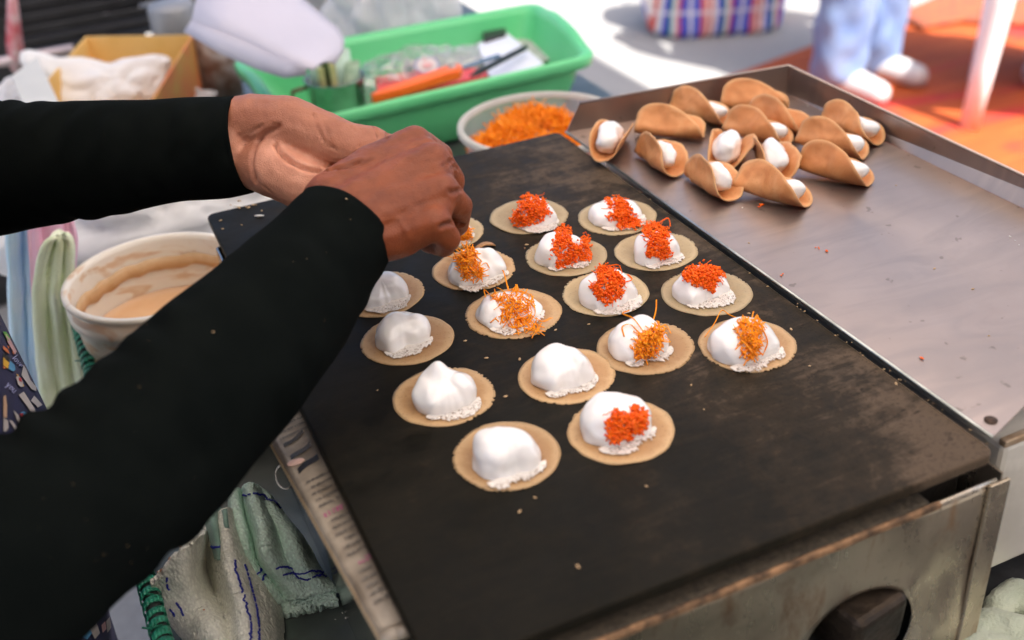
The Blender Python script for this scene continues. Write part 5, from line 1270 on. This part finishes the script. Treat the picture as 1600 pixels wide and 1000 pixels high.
# white plastic chair
M_WPL = simple('white_plastic', (.78, .78, .80), (.80, .80, .82), 10, .35, bump=.03)
ch0 = at(1513, 203, -.9); e1 = Vector((.727, .686, 0)); e2 = Vector((.686, -.727, 0)); cc = ch0 + e1 * .20 + e2 * .21; cc.z = 0
chair = empty('white_chair', cc, 'white moulded plastic chair standing on the orange mat', 'chair')
def loc(a, b, z): return e1 * a + e2 * b + Vector((0, 0, z))
for sa in (-1, 1):
    for sb_ in (-1, 1):
        A = Acc(); A.tube([loc(sa * .20, sb_ * .21, 0), loc(sa * .188, sb_ * .195, .2), loc(sa * .178, sb_ * .182, .40), loc(sa * .175, sb_ * .176, .435)], [.032, .037, .046, .052], 12, flat=.7); A.obj('leg', M_WPL, chair)
V = []; F = []; n = 12
for i in range(n + 1):
    for j in range(n + 1):
        a, b = -1 + 2 * i / n, -1 + 2 * j / n; V.append(loc(a * .205, b * .205, .445 - .02 * (1 - a * a) * (1 - b * b)))
for i in range(n):
    for j in range(n): a = i * (n + 1) + j; F.append((a, a + n + 1, a + n + 2, a + 1))
o = mesh_obj('seat', V, F, M_WPL, chair); solid(o, .012, 0)
for k in range(4):   # aprons with arched lower edges
    V = []; F = []; n = 18
    for i in range(n + 1):
        t = -1 + 2 * i / n; lo = .405 - .075 * abs(t) ** 5
        u_, v_ = [(t, -1), (1, t), (t, 1), (-1, t)][k]; V += [loc(u_ * .195, v_ * .195, .44), loc(u_ * .195, v_ * .195, lo)]
    for i in range(n): F.append((2 * i, 2 * i + 1, 2 * i + 3, 2 * i + 2))
    o = mesh_obj('seat_apron', V, F, M_WPL, chair); solid(o, .012, 0)
for k in range(5):
    t = -.16 + k * .08; A = Acc(); A.tube([loc(.19, t, .44), loc(.235, t, .62), loc(.26, t * .95, .80)], .012, 8, flat=1); A.obj('back_slat', M_WPL, chair)
A = Acc(); A.tube([loc(.255, -.20, .78), loc(.268, -.1, .815), loc(.272, 0, .825), loc(.268, .1, .815), loc(.255, .20, .78)], .02, 10); A.obj('back_rail', M_WPL, chair)

# ================================================================== THE COOK
def W3(x, y, z): return Vector((x, y, z + G))
cook = empty('person', (-.33, .38, 0), 'person in black long sleeves and a navy printed apron, hands together over the griddle', 'person')
# right forearm / hand (near the camera), left forearm / hand (farther)
Rr3 = lambda x, y, d: ray(x, y, d)
R_EL = ray(-15, 855, .60); L_EL = ray(-230, 270, .925)
SH_R = W3(-.33, .18, .36); SH_L = W3(-.33, .58, .36)
ch = []
# arms
ch.append([(SH_R, .048), (R_EL, .040), (ray(330, 560, .69), .036), (ray(500, 385, .755), .026), (ray(535, 348, .765), .0255)])
ch.append([(SH_L, .048), (L_EL, .040), (ray(150, 250, .89), .034), (ray(350, 226, .862), .028)])
# torso, neck, legs (slightly leaning to the griddle)
for dy in (-.09, 0, .09): ch.append([(W3(-.33, .38 + dy, .33), .085), (W3(-.33, .38 + dy * .9, .05), .10), (W3(-.35, .38 + dy, -.08), .115)])
ch.append([(SH_R, .05), (W3(-.33, .38, .40), .055), (SH_L, .05)]); ch.append([(W3(-.33, .38, .38), .055), (W3(-.30, .38, .47), .05)])
for sy in (-1, 1): ch.append([(W3(-.35, .38 + sy * .09, -.10), .095), (W3(-.33, .38 + sy * .10, -.48), .062), (W3(-.35, .38 + sy * .10, -.82), .042), (W3(-.25, .38 + sy * .115, -.86), .030)])
# right hand: metacarpals, fingers, thumb
rw = [(535, 348, .765, .0245)]
def c4(*a): return [(ray(x, y, d), r) for x, y, d, r in a]
ch += [c4((520, 318, .775, .023), (585, 270, .795, .021), (648, 224, .808, .0135)),
       c4((535, 340, .765, .024), (610, 300, .780, .022), (676, 252, .785, .0138)),
       c4((550, 360, .762, .024), (620, 330, .770, .022), (690, 300, .768, .0138)),
       c4((568, 378, .760, .0185), (628, 365, .762, .0165), (678, 348, .755, .0125)),
       c4((560, 330, .790, .020), (630, 300, .81, .020), (650, 330, .80, .018)), c4((560, 325, .768, .022), (640, 286, .781, .0185), (684, 274, .779, .0120)), c4((580, 350, .762, .021), (640, 332, .767, .0175), (684, 324, .764, .0115)), c4((560, 300, .786, .021), (620, 262, .795, .0180), (664, 238, .800, .0118)),
       # fingers
       c4((648, 224, .808, .0128), (688, 243, .842, .0100), (694, 292, .862, .0088), (668, 310, .866, .0080)),
       c4((676, 252, .785, .0132), (706, 280, .815, .0102), (700, 322, .842, .0090), (672, 338, .848, .0080)),
       c4((690, 300, .768, .0132), (717, 321, .790, .0100), (714, 352, .818, .0088), (680, 366, .830, .0078)),
       c4((678, 348, .755, .0120), (700, 372, .768, .0092), (694, 384, .792, .0082), (668, 380, .806, .0074)),
       c4((545, 300, .795, .0190), (590, 262, .835, .0150), (628, 262, .868, .0112), (662, 282, .882, .0090))]
# left hand, palm towards the camera, thumb on top
ch += [c4((350, 200, .862, .023), (395, 192, .858, .0225), (450, 198, .850, .024), (505, 214, .848, .0205), (545, 224, .850, .0165), (583, 222, .856, .0125), (612, 236, .862, .0100)),
       c4((350, 255, .862, .021), (390, 258, .858, .0185), (430, 262, .846, .0235), (474, 286, .848, .0215), (520, 304, .860, .018)),
       c4((370, 225, .868, .024), (440, 232, .874, .024), (520, 250, .880, .022)),
       c4((500, 215, .885, .016), (560, 224, .892, .0128), (606, 226, .900, .0098), (632, 240, .895, .0085), (640, 262, .882, .0078)),
       c4((505, 245, .890, .016), (565, 258, .896, .0125), (618, 262, .902, .0098), (640, 282, .894, .0085)),
       c4((510, 272, .888, .016), (565, 288, .892, .0120), (612, 296, .896, .0094), (632, 312, .888, .0082)),
       c4((515, 300, .880, .014), (560, 318, .882, .0108), (600, 326, .884, .0085), (618, 338, .878, .0075))]
hd = W3(-.265, .38, .60)
co, F, no = blob(ch, .0018, 7, spheres=[(hd, .105, 20, 14, (.92, .74, 1.08)), (hd + Vector((.05, 0, -.07)), .055, 14, 10, (1, .8, .8)), (hd + Vector((.098, 0, -.015)), .016, 10, 8, (1, .7, 1.4)),
     (hd + Vector((0, .078, -.01)), .024, 10, 8, (.5, .25, 1.1)), (hd + Vector((0, -.078, -.01)), .024, 10, 8, (.5, .25, 1.1))])
verts = [Vector(v) for v in co]
bvh0 = BVHTree.FromPolygons(verts, F)
def surf_path(px):
    out = []
    for q in catmull([(x, y, 0) for x, y in px], 10):
        h = camhit(bvh0, q[0], q[1])
        if h[0] is not None: out.append(np.array(h[0]))
    return np.array(out)
creases = [([(431, 226), (443, 243), (466, 259), (497, 267), (530, 262), (560, 252)], .0046, .0023), ([(489, 178), (496, 200), (508, 222), (527, 236)], .0016, .0014), ([(505, 192), (512, 208), (519, 226), (535, 236)], .0008, .0012),
           ([(380, 222), (398, 203), (420, 192), (438, 196)], .0007, .0013), ([(372, 212), (392, 205), (410, 196)], .0010, .0013), ([(434, 199), (412, 211), (398, 232), (393, 256), (398, 282)], .0030, .0028), ([(520, 262), (550, 262), (580, 250)], .0020, .0020),
           ([(572, 188), (585, 200), (590, 214)], .0018, .0016), ([(470, 190), (478, 204), (480, 216)], .0006, .001), ([(452, 186), (458, 198), (459, 208)], .0005, .001), ([(540, 186), (548, 198), (556, 206)], .0007, .0012), ([(400, 205), (416, 198), (428, 196)], .0006, .0011), ([(384, 228), (396, 216), (410, 208)], .0006, .0011), ([(500, 240), (515, 248), (535, 250)], .0006, .0011), ([(596, 196), (604, 206), (604, 216)], .0022, .0018), ([(410, 290), (424, 302), (436, 312)], .0008, .0010), ([(404, 284), (418, 296), (432, 306)], .0006, .0010),
           ([(716, 300), (709, 302), (700, 296)], .0014, .0020), ([(722, 352), (712, 348), (700, 350), (688, 354)], .0040, .0020), ([(712, 244), (704, 252), (692, 258)], .0024, .0018), ([(722, 296), (714, 298), (704, 300)], .0020, .0018), ([(703, 262), (712, 260), (716, 264)], .0014, .0018), ([(530, 268), (545, 300), (575, 340)], .0005, .002)]
ridges = [([(560, 320), (620, 290), (676, 250)], .0010, .0045), ([(570, 350), (630, 322), (692, 298)], .0008, .0042), ([(590, 372), (640, 358), (680, 348)], .0009, .004), ([(540, 292), (600, 255), (648, 222)], .0008, .004),
          ([(600, 330), (625, 345), (640, 372)], .0007, .0018), ([(560, 360), (600, 345), (650, 338)], .0005, .0016), ([(430, 198), (455, 204), (478, 212)], .0006, .006)]
palm = np.zeros(len(co)); crease = np.zeros(len(co)); disp = np.zeros(len(co))
dep = (co - CAM) @ D_; X = 800 + F_PX * ((co - CAM) @ R_) / dep; Y = 500 - F_PX * ((co - CAM) @ U_) / dep
front = -((no * (co - CAM)).sum(1)) / np.linalg.norm(co - CAM, axis=1)
near_l = (X > 300) & (X < 640) & (Y > 120) & (Y < 360) & (dep > .815)
# palm side of the left hand: faces towards the cook's right
pside = no @ np.array([.15, -.85, .15]) 
lowd = np.clip((Y - (185 + np.clip((X - 380) * .10, 0, 30))) / 45, 0, 1)
palm[near_l] = (.24 + .76 * np.clip(pside * 1.6 + .1, 0, 1) * (.15 + .85 * lowd))[near_l]  # all of the left hand gets some of the paler palm tone
hand = np.where((X > 340) & (X < 760) & (Y > 130) & (Y < 430) & (dep > .70) & (dep < .92))[0]
hv = co[hand]
for lst, sg in ((creases, -1), (ridges, 1)):
    for px, dp, wd in lst:
        P_ = surf_path(px)
        if len(P_) < 2: continue
        d2 = np.full(len(hand), 1e9)
        for p_ in P_: d2 = np.minimum(d2, ((hv - p_) ** 2).sum(1))
        wd = wd * (.72 if sg < 0 else 1); d_ = np.sqrt(d2); g = np.exp(-(d_ / wd) ** 2); disp[hand] += sg * dp * g
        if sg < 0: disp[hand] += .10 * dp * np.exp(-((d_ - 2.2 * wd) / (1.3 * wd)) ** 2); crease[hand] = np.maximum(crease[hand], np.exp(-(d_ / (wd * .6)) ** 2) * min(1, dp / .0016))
for i in hand:
    v = co[i]; disp[i] += .0006 * noise.noise(Vector(v) * 60) + .00035 * noise.noise(Vector(v) * 150)
co = co + no * disp[:, None]
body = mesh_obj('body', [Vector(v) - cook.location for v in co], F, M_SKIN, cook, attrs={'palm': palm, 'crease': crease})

# sleeves: rings given by their two outline points and depth
def sleeve(name, rings_, mat, seed, cuff=True, flat=.92, wr=1.0, elb=.27):
    cs, hw, sd = [], [], []
    for (ax, ay, bx, by, d) in rings_:
        a, b = ray(ax, ay, d), ray(bx, by, d); cs.append(np.array((a + b) / 2)); hw.append((a - b).length / 2); sd.append(np.array((a - b).normalized()))
    Cc = catmull(cs, 16); Hh = [float(x[0]) for x in catmull([(h, 0, 0) for h in hw], 16)]; Sd = catmull(sd, 16)
    N = 72; V = []; F = []; k = len(Cc); s_len = 0; L_ = [0]
    for i in range(1, k): L_.append(L_[-1] + np.linalg.norm(Cc[i] - Cc[i - 1]))
    for i in range(k):
        t = Vector(Cc[min(i + 1, k - 1)] - Cc[max(i - 1, 0)]).normalized(); s = Vector(Sd[i]); s = (s - t * s.dot(t)).normalized(); u = t.cross(s)
        for j in range(N):
            a = 2 * PI * j / N; ca, sa = math.cos(a), math.sin(a); r = Hh[i]
            # wrinkles across the sleeve
            fold = (.0014 * math.sin(L_[i] * 210 + 2.2 * ca + 1.3 * nz((ca * 1.5, sa * 1.5, L_[i] * 9), 1, seed)) * max(0, nz((ca, sa, L_[i] * 14), 1.1, seed + 3)) * 2.2 + .0016 * nz((ca * 1.2, sa * 1.2, L_[i] * 22), 1.2, seed)) * wr
            if abs(L_[i] - elb) < .16: fold += .0030 * math.exp(-((L_[i] - elb) / .07) ** 2) * math.sin(L_[i] * 230 + 2.5 * nz((ca * 1.4, sa * 1.4, L_[i] * 10), 1, seed)) * max(0, .35 + sa * .5 + ca * .6)
            if i < 3: fold *= .5
            V.append(Vector(Cc[i]) + s * ca * (r + fold) + u * sa * (r * flat + fold))
    for i in range(k - 1):
        for j in range(N): q = (j + 1) % N; F.append((i * N + j, i * N + q, (i + 1) * N + q, (i + 1) * N + j))
    if cuff:  # turned hem inwards
        base = len(V)
        for d_in, back in ((.0022, .0), (.0030, .004), (.0032, .012)):
            t = Vector(Cc[1] - Cc[0]).normalized()
            for j in range(N):
                c = Vector(Cc[0]); v = V[j]; V.append(c + (v - c) * (1 - d_in / Hh[0]) + t * back)
        prev = 0
        for q_ in range(3):
            b0 = base + q_ * N
            for j in range(N): q = (j + 1) % N; F.append((prev + j, b0 + j, b0 + q, prev + q))
            prev = b0
    o = mesh_obj(name, [v - cook.location for v in V], F, mat, cook); return o
sleeve('sleeve', [(488, 289, 598, 412, .765), (440, 336, 572, 462, .748), (382, 384, 520, 556, .722), (285, 459, 452, 655, .690), (180, 545, 368, 762, .660), (95, 616, 262, 872, .632), (10, 672, 150, 960, .608), (-90, 690, 40, 1060, .592), (-230, 640, -120, 1100, .575), (-480, 430, -420, 960, .55), (-760, 60, -700, 560, .53)], M_BLACK, 3, wr=1.3)
sleeve('sleeve', [(380, 149, 384, 302, .862), (345, 152, 350, 309, .864), (310, 154, 318, 311, .868), (250, 157, 262, 318, .874), (170, 159, 180, 334, .884), (60, 160, 62, 353, .900), (-80, 148, -85, 385, .918), (-240, 110, -250, 430, .930), (-420, -40, -400, 380, .92), (-620, -260, -600, 180, .91)], M_BLACK, 8, wr=1.1)
# lint and crumbs caught on the near sleeve
_sv = [o for o in cook.children if o.name.startswith('sleeve')]; lint = Acc(); rl_ = random.Random(5)
_b = BVHTree.FromPolygons([v.co + cook.location for v in _sv[0].data.vertices], [tuple(p.vertices) for p in _sv[0].data.polygons])
for k in range(46):
    x, y = (541, 311) if k == 0 else (333, 519) if k == 1 else (rl_.uniform(60, 560), rl_.uniform(330, 900))
    h = camhit(_b, x, y)
    if h[0] is None: continue
    sz = .0011 if k < 2 else rl_.uniform(.00018, .0004); A_ = Matrix.Rotation(rl_.uniform(0, PI), 3, 'Z'); lint.sphere(h[0] + h[1] * sz * .3 - cook.location, sz, 6, 4, (1, .45, .35), A_)
o = lint.obj('lint', M_CRUMB, cook); o['kind'] = 'stuff'
# shirt body, trousers, shoes
def cloth_blob(name, chains, mat, vox=.006, sm=8, sph=()):
    c_, F_, n_ = blob(chains, vox, sm, sph); return mesh_obj(name, [Vector(v) - cook.location for v in c_], F_, mat, cook)
sc_ = [[(W3(-.335, .38 + dy, .33), .098), (W3(-.335, .38 + dy * .9, .05), .112), (W3(-.35, .38 + dy, -.14), .128)] for dy in (-.09, 0, .09)]
sc_ += [[(SH_R, .062), (W3(-.335, .38, .375), .068), (SH_L, .062)], [(SH_R, .062), (SH_R.lerp(R_EL, .45), .060)], [(SH_L, .062), (SH_L.lerp(L_EL, .45), .060)]]
cloth_blob('shirt', sc_, M_BLACK)
M_TROU = mat_cloth('dark_trousers', (.02, .022, .03), (.03, .032, .04), 700, .4, .0008)
cloth_blob('trousers', [[(W3(-.35, .38 + sy * .08, -.10), .118), (W3(-.335, .38 + sy * .10, -.48), .080), (W3(-.35, .38 + sy * .10, -.80), .066)] for sy in (-1, 1)], M_TROU)
for sy in (-1, 1): cloth_blob('shoe', [[(W3(-.37, .38 + sy * .10, -.855), .042), (W3(-.25, .38 + sy * .115, -.865), .034)]], M_BLKPL, .005, 4)
M_HAIR = simple('black_hair', (.012, .010, .009), (.02, .016, .013), 200, .5, bump=.6, bscale=700)
cloth_blob('hair', [[(hd + Vector((-.02, 0, .03)), .095), (hd + Vector((-.045, 0, -.02)), .085)], [(hd + Vector((-.115, 0, -.01)), .04), (hd + Vector((-.14, 0, -.05)), .03)]], M_HAIR, .006, 6)
for sy in (-1, 1):
    A = Acc(); A.sphere(hd + Vector((.083, sy * .032, .005)) - cook.location, .011, 12, 8); A.obj('eye', simple('eye_white', (.6, .58, .55), rough=.2), cook)
A = Acc(); A.sphere(hd + Vector((.098, 0, -.062)) - cook.location, .020, 12, 8, (.35, 1, .22)); A.obj('mouth', simple('lips', (.30, .07, .06), rough=.5), cook)

# apron: curved bib and skirt with a busy comic print
M_APR = simple('navy_print_cloth', (.012, .014, .055), (.016, .018, .075), 40, .75, bump=.3, bscale=600)
AX = -.222
def apron_pt(s, z):      # s along the body width (y), z height
    y = .38 + s; bulge = .050 * (1 - (s / .26) ** 2); zz = z - G
    x = AX - .010 + bulge + (.012 * math.exp(-((zz + .12) / .12) ** 2)) + .004 * nz((s * 3, zz * 2, 2), 3)
    return Vector((x, y, z))
V = []; F = []; n, m = 50, 60
for i in range(n + 1):
    for j in range(m + 1):
        t = j / m; z = G + .26 - t * .92; wd = .115 + (.13 * min(1, max(0, (G + .16 - z) / .14))); V.append(apron_pt((-1 + 2 * i / n) * wd, z))
for i in range(n):
    for j in range(m): a = i * (m + 1) + j; F.append((a, a + m + 1, a + m + 2, a + 1))
apr = mesh_obj('apron', [v - cook.location for v in V], F, M_APR, cook); solid(apr, .0022, 0)
A = Acc(); A.tube([apron_pt(-.11, G + .255), W3(-.30, .33, .44), W3(-.37, .38, .43), W3(-.30, .43, .44), apron_pt(.11, G + .255)], .006, 8, flat=.4)
o = A.obj('apron_strap', M_APR, None); world_child(o, cook)
# printed shapes lie on the cloth
apv = [v for v in V]; bva = BVHTree.FromPolygons(apv, F)
def decal(name, px_polys, mat, lift=.0022):
    A = Acc()
    for poly in px_polys:
        P_ = []
        for (x, y) in poly:
            h = camhit(bva, x, y)
            if h[0] is None: P_ = None; break
            nn = h[1] if h[1].x > 0 else -h[1]; P_.append(h[0] + nn * lift)
        if P_: A.add(P_, [tuple(range(len(P_)))])
    if A.v:
        o = A.obj(name, mat, apr, False); world_child_fix(o); o['kind'] = 'stuff'; return o
def world_child_fix(o): o.data.transform(Matrix.Translation(-cook.location))
def pm(name, c): return simple(name, c, tuple(x * .85 for x in c), 60, .75, bump=0)
PW = pm('print_white', (.50, .46, .45)); PY = pm('print_yellow', (.72, .42, .04)); PO = pm('print_orange', (.62, .17, .05)); PB = pm('print_sky', (.08, .30, .55)); PR = pm('print_red', (.50, .03, .04)); PG = pm('print_green', (.12, .42, .05)); PK = pm('print_pink', (.60, .36, .38)); PD = pm('print_black', (.01, .01, .01)); PS = pm('print_skin', (.62, .40, .26))
def s6(pts): return [(x * .18, 520 + y * .18) for x, y in pts]     # points read off an enlarged crop
decal('printed_white_shape', [s6([(180, 285), (205, 330), (240, 420), (292, 480), (290, 515), (250, 500), (160, 378)]), s6([(135, 548), (180, 520), (270, 660), (290, 700), (250, 742), (240, 690)]), s6([(242, 600), (272, 555), (345, 635), (300, 660), (290, 640)]), s6([(88, 680), (130, 720), (165, 830), (140, 820)]), s6([(50, 765), (75, 770), (118, 830), (100, 850)]), s6([(0, 745), (40, 770), (45, 830), (20, 865), (0, 860)])], PW)
decal('printed_pink_shape', [s6([(20, 15), (60, 60), (120, 170), (105, 200), (40, 90)])], PK)
decal('printed_yellow_shape', [s6([(0, 220), (30, 250), (55, 270), (40, 320), (0, 290)]), s6([(115, 365), (130, 372), (185, 470), (172, 480)])], PY)
decal('printed_orange_shape', [s6([(0, 120), (40, 150), (58, 190), (40, 185), (0, 150)]), s6([(35, 118), (58, 130), (50, 150)]), s6([(80, 170), (98, 180), (90, 200)]), s6([(0, 295), (30, 320), (0, 318)])], PO)
decal('printed_black_shape', [s6([(0, 185), (30, 200), (60, 230), (50, 255), (20, 235), (0, 225)])], PD)
decal('printed_blue_shape', [s6([(60, 250), (100, 290), (108, 330), (88, 345), (45, 320)]), s6([(150, 700), (175, 690), (212, 705), (205, 735), (180, 770), (160, 740)])], PB)
decal('printed_red_shape', [s6([(135, 715), (160, 705), (170, 730), (150, 740)]), s6([(150, 770), (180, 765), (190, 800), (165, 810)]), s6([(128, 400), (150, 402), (158, 440), (135, 430)])], PR, .0028)
decal('printed_round_face', [s6([(108, 395), (130, 385), (152, 402), (170, 440), (172, 475), (150, 482), (125, 455)])], PW, .0025)
decal('printed_skin_shape', [s6([(0, 560), (20, 550), (32, 640), (30, 745), (0, 740)])], PS)
decal('printed_green_shape', [[(0, 520), (5, 520), (12, 530), (8, 535)], [(118, 985), (150, 962), (178, 955), (165, 985), (150, 1000), (120, 1000)]], PG)
decal('printed_low_white', [[(135, 985), (145, 975), (150, 990), (142, 1000)], [(160, 972), (166, 965), (168, 982), (162, 990)], [(176, 968), (180, 962), (186, 990), (180, 996)], [(188, 975), (194, 980), (190, 1000), (186, 1000)]], PW, .0028)
decal('printed_low_blue', [[(190, 955), (198, 960), (204, 985), (196, 975)], [(120, 996), (134, 980), (138, 990), (130, 1000)]], PB, .0028)
decal('printed_low_pink', [[(152, 978), (158, 972), (160, 984), (154, 990)], [(196, 985), (204, 992), (206, 1000), (198, 1000)]], PK, .003)
# small words on the print, letter strokes laid on the cloth
LET = {'l': [[(0, 1), (0, 0)]], 'o': [[(0, .3), (.12, .02), (.36, .02), (.46, .3), (.36, .58), (.12, .58), (0, .3)]], 'v': [[(0, .6), (.22, 0), (.44, .6)]], 'e': [[(0, .3), (.42, .34), (.36, .56), (.12, .58), (0, .3), (.1, .03), (.4, .05)]], 'y': [[(0, .6), (.2, .08)], [(.42, .6), (.1, -.3)]], 'u': [[(0, .6), (.02, .15), (.2, .0), (.38, .15), (.4, .6)], [(.4, .2), (.42, 0)]]}
def word(txt, x0, y0, dx, dy, size, mat):
    """(dx,dy) unit reading direction in the photograph; strokes follow the cloth"""
    A = Acc(); pen = 0; up_ = (dy, -dx)
    for chh in txt:
        for stroke in LET[chh]:
            pts = []
            for (u_, v_) in stroke:
                u2 = (pen + u_) * size; v2 = v_ * size; h = camhit(bva, x0 + dx * u2 + up_[0] * v2, y0 + dy * u2 + up_[1] * v2)
                if h[0] is not None: nn = h[1] if h[1].x > 0 else -h[1]; pts.append(h[0] + nn * .0018)
            if len(pts) > 1: A.tube(pts, .00042, 4)
        pen += .25 if chh == 'l' else .62
    if A.v: o = A.obj('printed_word', mat, apr); world_child_fix(o)
M_WORD = pm('print_lavender', (.30, .32, .55))
word('love', 16, 562, .62, .78, 9.5, M_WORD); word('you', 5, 604, .70, .71, 10, M_WORD)

# ================================================================== BYSTANDERS ON THE MAT
def bystander(loc_, rz, label, top_mat, leg_mat, shoe_mat, seated=False, skin=M_SKIN, h=1.0):
    root = empty('person', loc_, label, 'person', rz=rz)
    V_ = lambda x, y, z: Vector((x, y, z)) * h
    if not seated: hip, legs = .92, [[(0, s * .085, .92), (.02, s * .09, .50), (-.01, s * .095, .09)] for s in (-1, 1)]; up = 0
    else: hip, legs = .54, [[(-.20, s * .09, .52), (.22, s * .10, .50), (.20, s * .10, .09)] for s in (-1, 1)]; up = -.20
    torso = [(up, 0, hip), (up + .01, 0, hip + .28), (up, 0, hip + .50)]
    sh = [(up, s * .17, hip + .50) for s in (-1, 1)]; el = [(up + .03, s * .23, hip + .22) for s in (-1, 1)]; wr = [(up + .17, s * .20, hip + .03) for s in (-1, 1)]
    chs = [[(V_(*torso[0]), .12), (V_(*torso[1]), .10), (V_(*torso[2]), .10)], [(V_(*sh[0]), .05), (V_(*torso[2]), .08), (V_(*sh[1]), .05)], [(V_(*torso[2]), .06), (V_(up + .02, 0, hip + .62), .05)]]
    for i in (0, 1):
        chs.append([(V_(*sh[i]), .05), (V_(*el[i]), .04), (V_(*wr[i]), .026)])
        for f in range(4): chs.append([(V_(wr[i][0], wr[i][1], wr[i][2]), .02), (V_(wr[i][0] + .06, wr[i][1] + (f - 1.5) * .017, wr[i][2] - .03), .009), (V_(wr[i][0] + .10 - .008 * abs(f - 1.5), wr[i][1] + (f - 1.5) * .019, wr[i][2] - .06), .007)])
        chs.append([(V_(*wr[i]), .018), (V_(wr[i][0] + .05, wr[i][1] * .85, wr[i][2] - .005), .010)])
        chs.append([(V_(*p_), r_) for p_, r_ in zip(legs[i], (.085, .058, .040))] + [(V_(legs[i][2][0] + .13, legs[i][2][1], .04), .03)])
    hc_ = V_(up + .04, 0, hip + .74)
    c_, F_, n_ = blob(chs, .009, 5, spheres=[(hc_, .105, 18, 12, (.9, .74, 1.1)), (hc_ + Vector((.10, 0, -.02)), .018, 8, 6, (1, .7, 1.3)), (hc_ + Vector((0, .078, -.01)), .022, 8, 6, (.5, .3, 1.1)), (hc_ + Vector((0, -.078, -.01)), .022, 8, 6, (.5, .3, 1.1))])
    mesh_obj('body', c_, F_, skin, root, attrs={'palm': np.zeros(len(c_)), 'crease': np.zeros(len(c_))})
    def part(nm, chs_, mt, vox=.012, sph=(), rough_=.006, sc__=9):
        c_, F_, n_ = blob(chs_, vox, 6, sph)
        V2 = [Vector(v) + Vector(n2) * rough_ * noise.noise(Vector((v[0] * 1.0, v[1], v[2] * .8)) * sc__ * 1.6) for v, n2 in zip(c_, n_)]
        mesh_obj(nm, V2, F_, mt, root)
    part('jeans', [[(V_(*p_), r_) for p_, r_ in zip(lg, (.125, .098, .090))] for lg in legs], leg_mat, rough_=.014)
    part('shirt', [[(V_(*torso[0]), .135), (V_(*torso[1]), .125), (V_(*torso[2]), .112)], [(V_(*sh[0]), .068), (V_(*torso[2]), .09), (V_(*sh[1]), .068)]] + [[(V_(*sh[i]), .068), (V_(*el[i]).lerp(V_(*sh[i]), .25), .060)] for i in (0, 1)], top_mat)
    for lg in legs:
        a = lg[2]; part('shoe', [[(V_(a[0] - .05, a[1], .052), .050), (V_(a[0] + .05, a[1], .050), .050), (V_(a[0] + .17, a[1] * 1.1, .040), .040)]], shoe_mat, .008, rough_=0)
    part('hair', [[(hc_ + Vector((-.02, 0, .035)), .098), (hc_ + Vector((-.04, 0, -.01)), .09)]], M_HAIR, .01)
    for s in (-1, 1):
        A = Acc(); A.sphere(hc_ + Vector((.083, s * .032, .008)), .011, 10, 7); A.obj('eye', bpy.data.materials['eye_white'], root)
    A = Acc(); A.sphere(hc_ + Vector((.092, 0, -.06)), .02, 10, 7, (.35, 1, .22)); A.obj('mouth', bpy.data.materials['lips'], root)
    return root
M_JEAN = mat_cloth('washed_blue_jeans', (.11, .18, .37), (.20, .29, .48), 600, .4, .001, .85, .1, 7); M_JEAN2 = mat_cloth('grey_jeans', (.16, .18, .25), (.22, .24, .32), 600, .4, .001, .85, .1, 7)
M_SHOE = simple('white_canvas', (.42, .42, .44), (.5, .5, .52), 20, .6)
p = at(1345, 128, -.9 + .03)
bystander((p.x + .02, p.y + .05, 0), math.radians(-75), 'person in washed light blue jeans and white shoes standing on the orange mat', simple('white_shirt', (.6, .6, .6)), M_JEAN, M_SHOE)
p = at(1590, 108, -.86)
bystander((p.x - .02, p.y + .10, 0), math.radians(-48), 'seated person in grey jeans partly hidden behind the white chair leg', simple('grey_shirt', (.3, .3, .33)), M_JEAN2, simple('grey_shoe', (.06, .07, .1), (.6, .62, .7), 18, .4), seated=True)
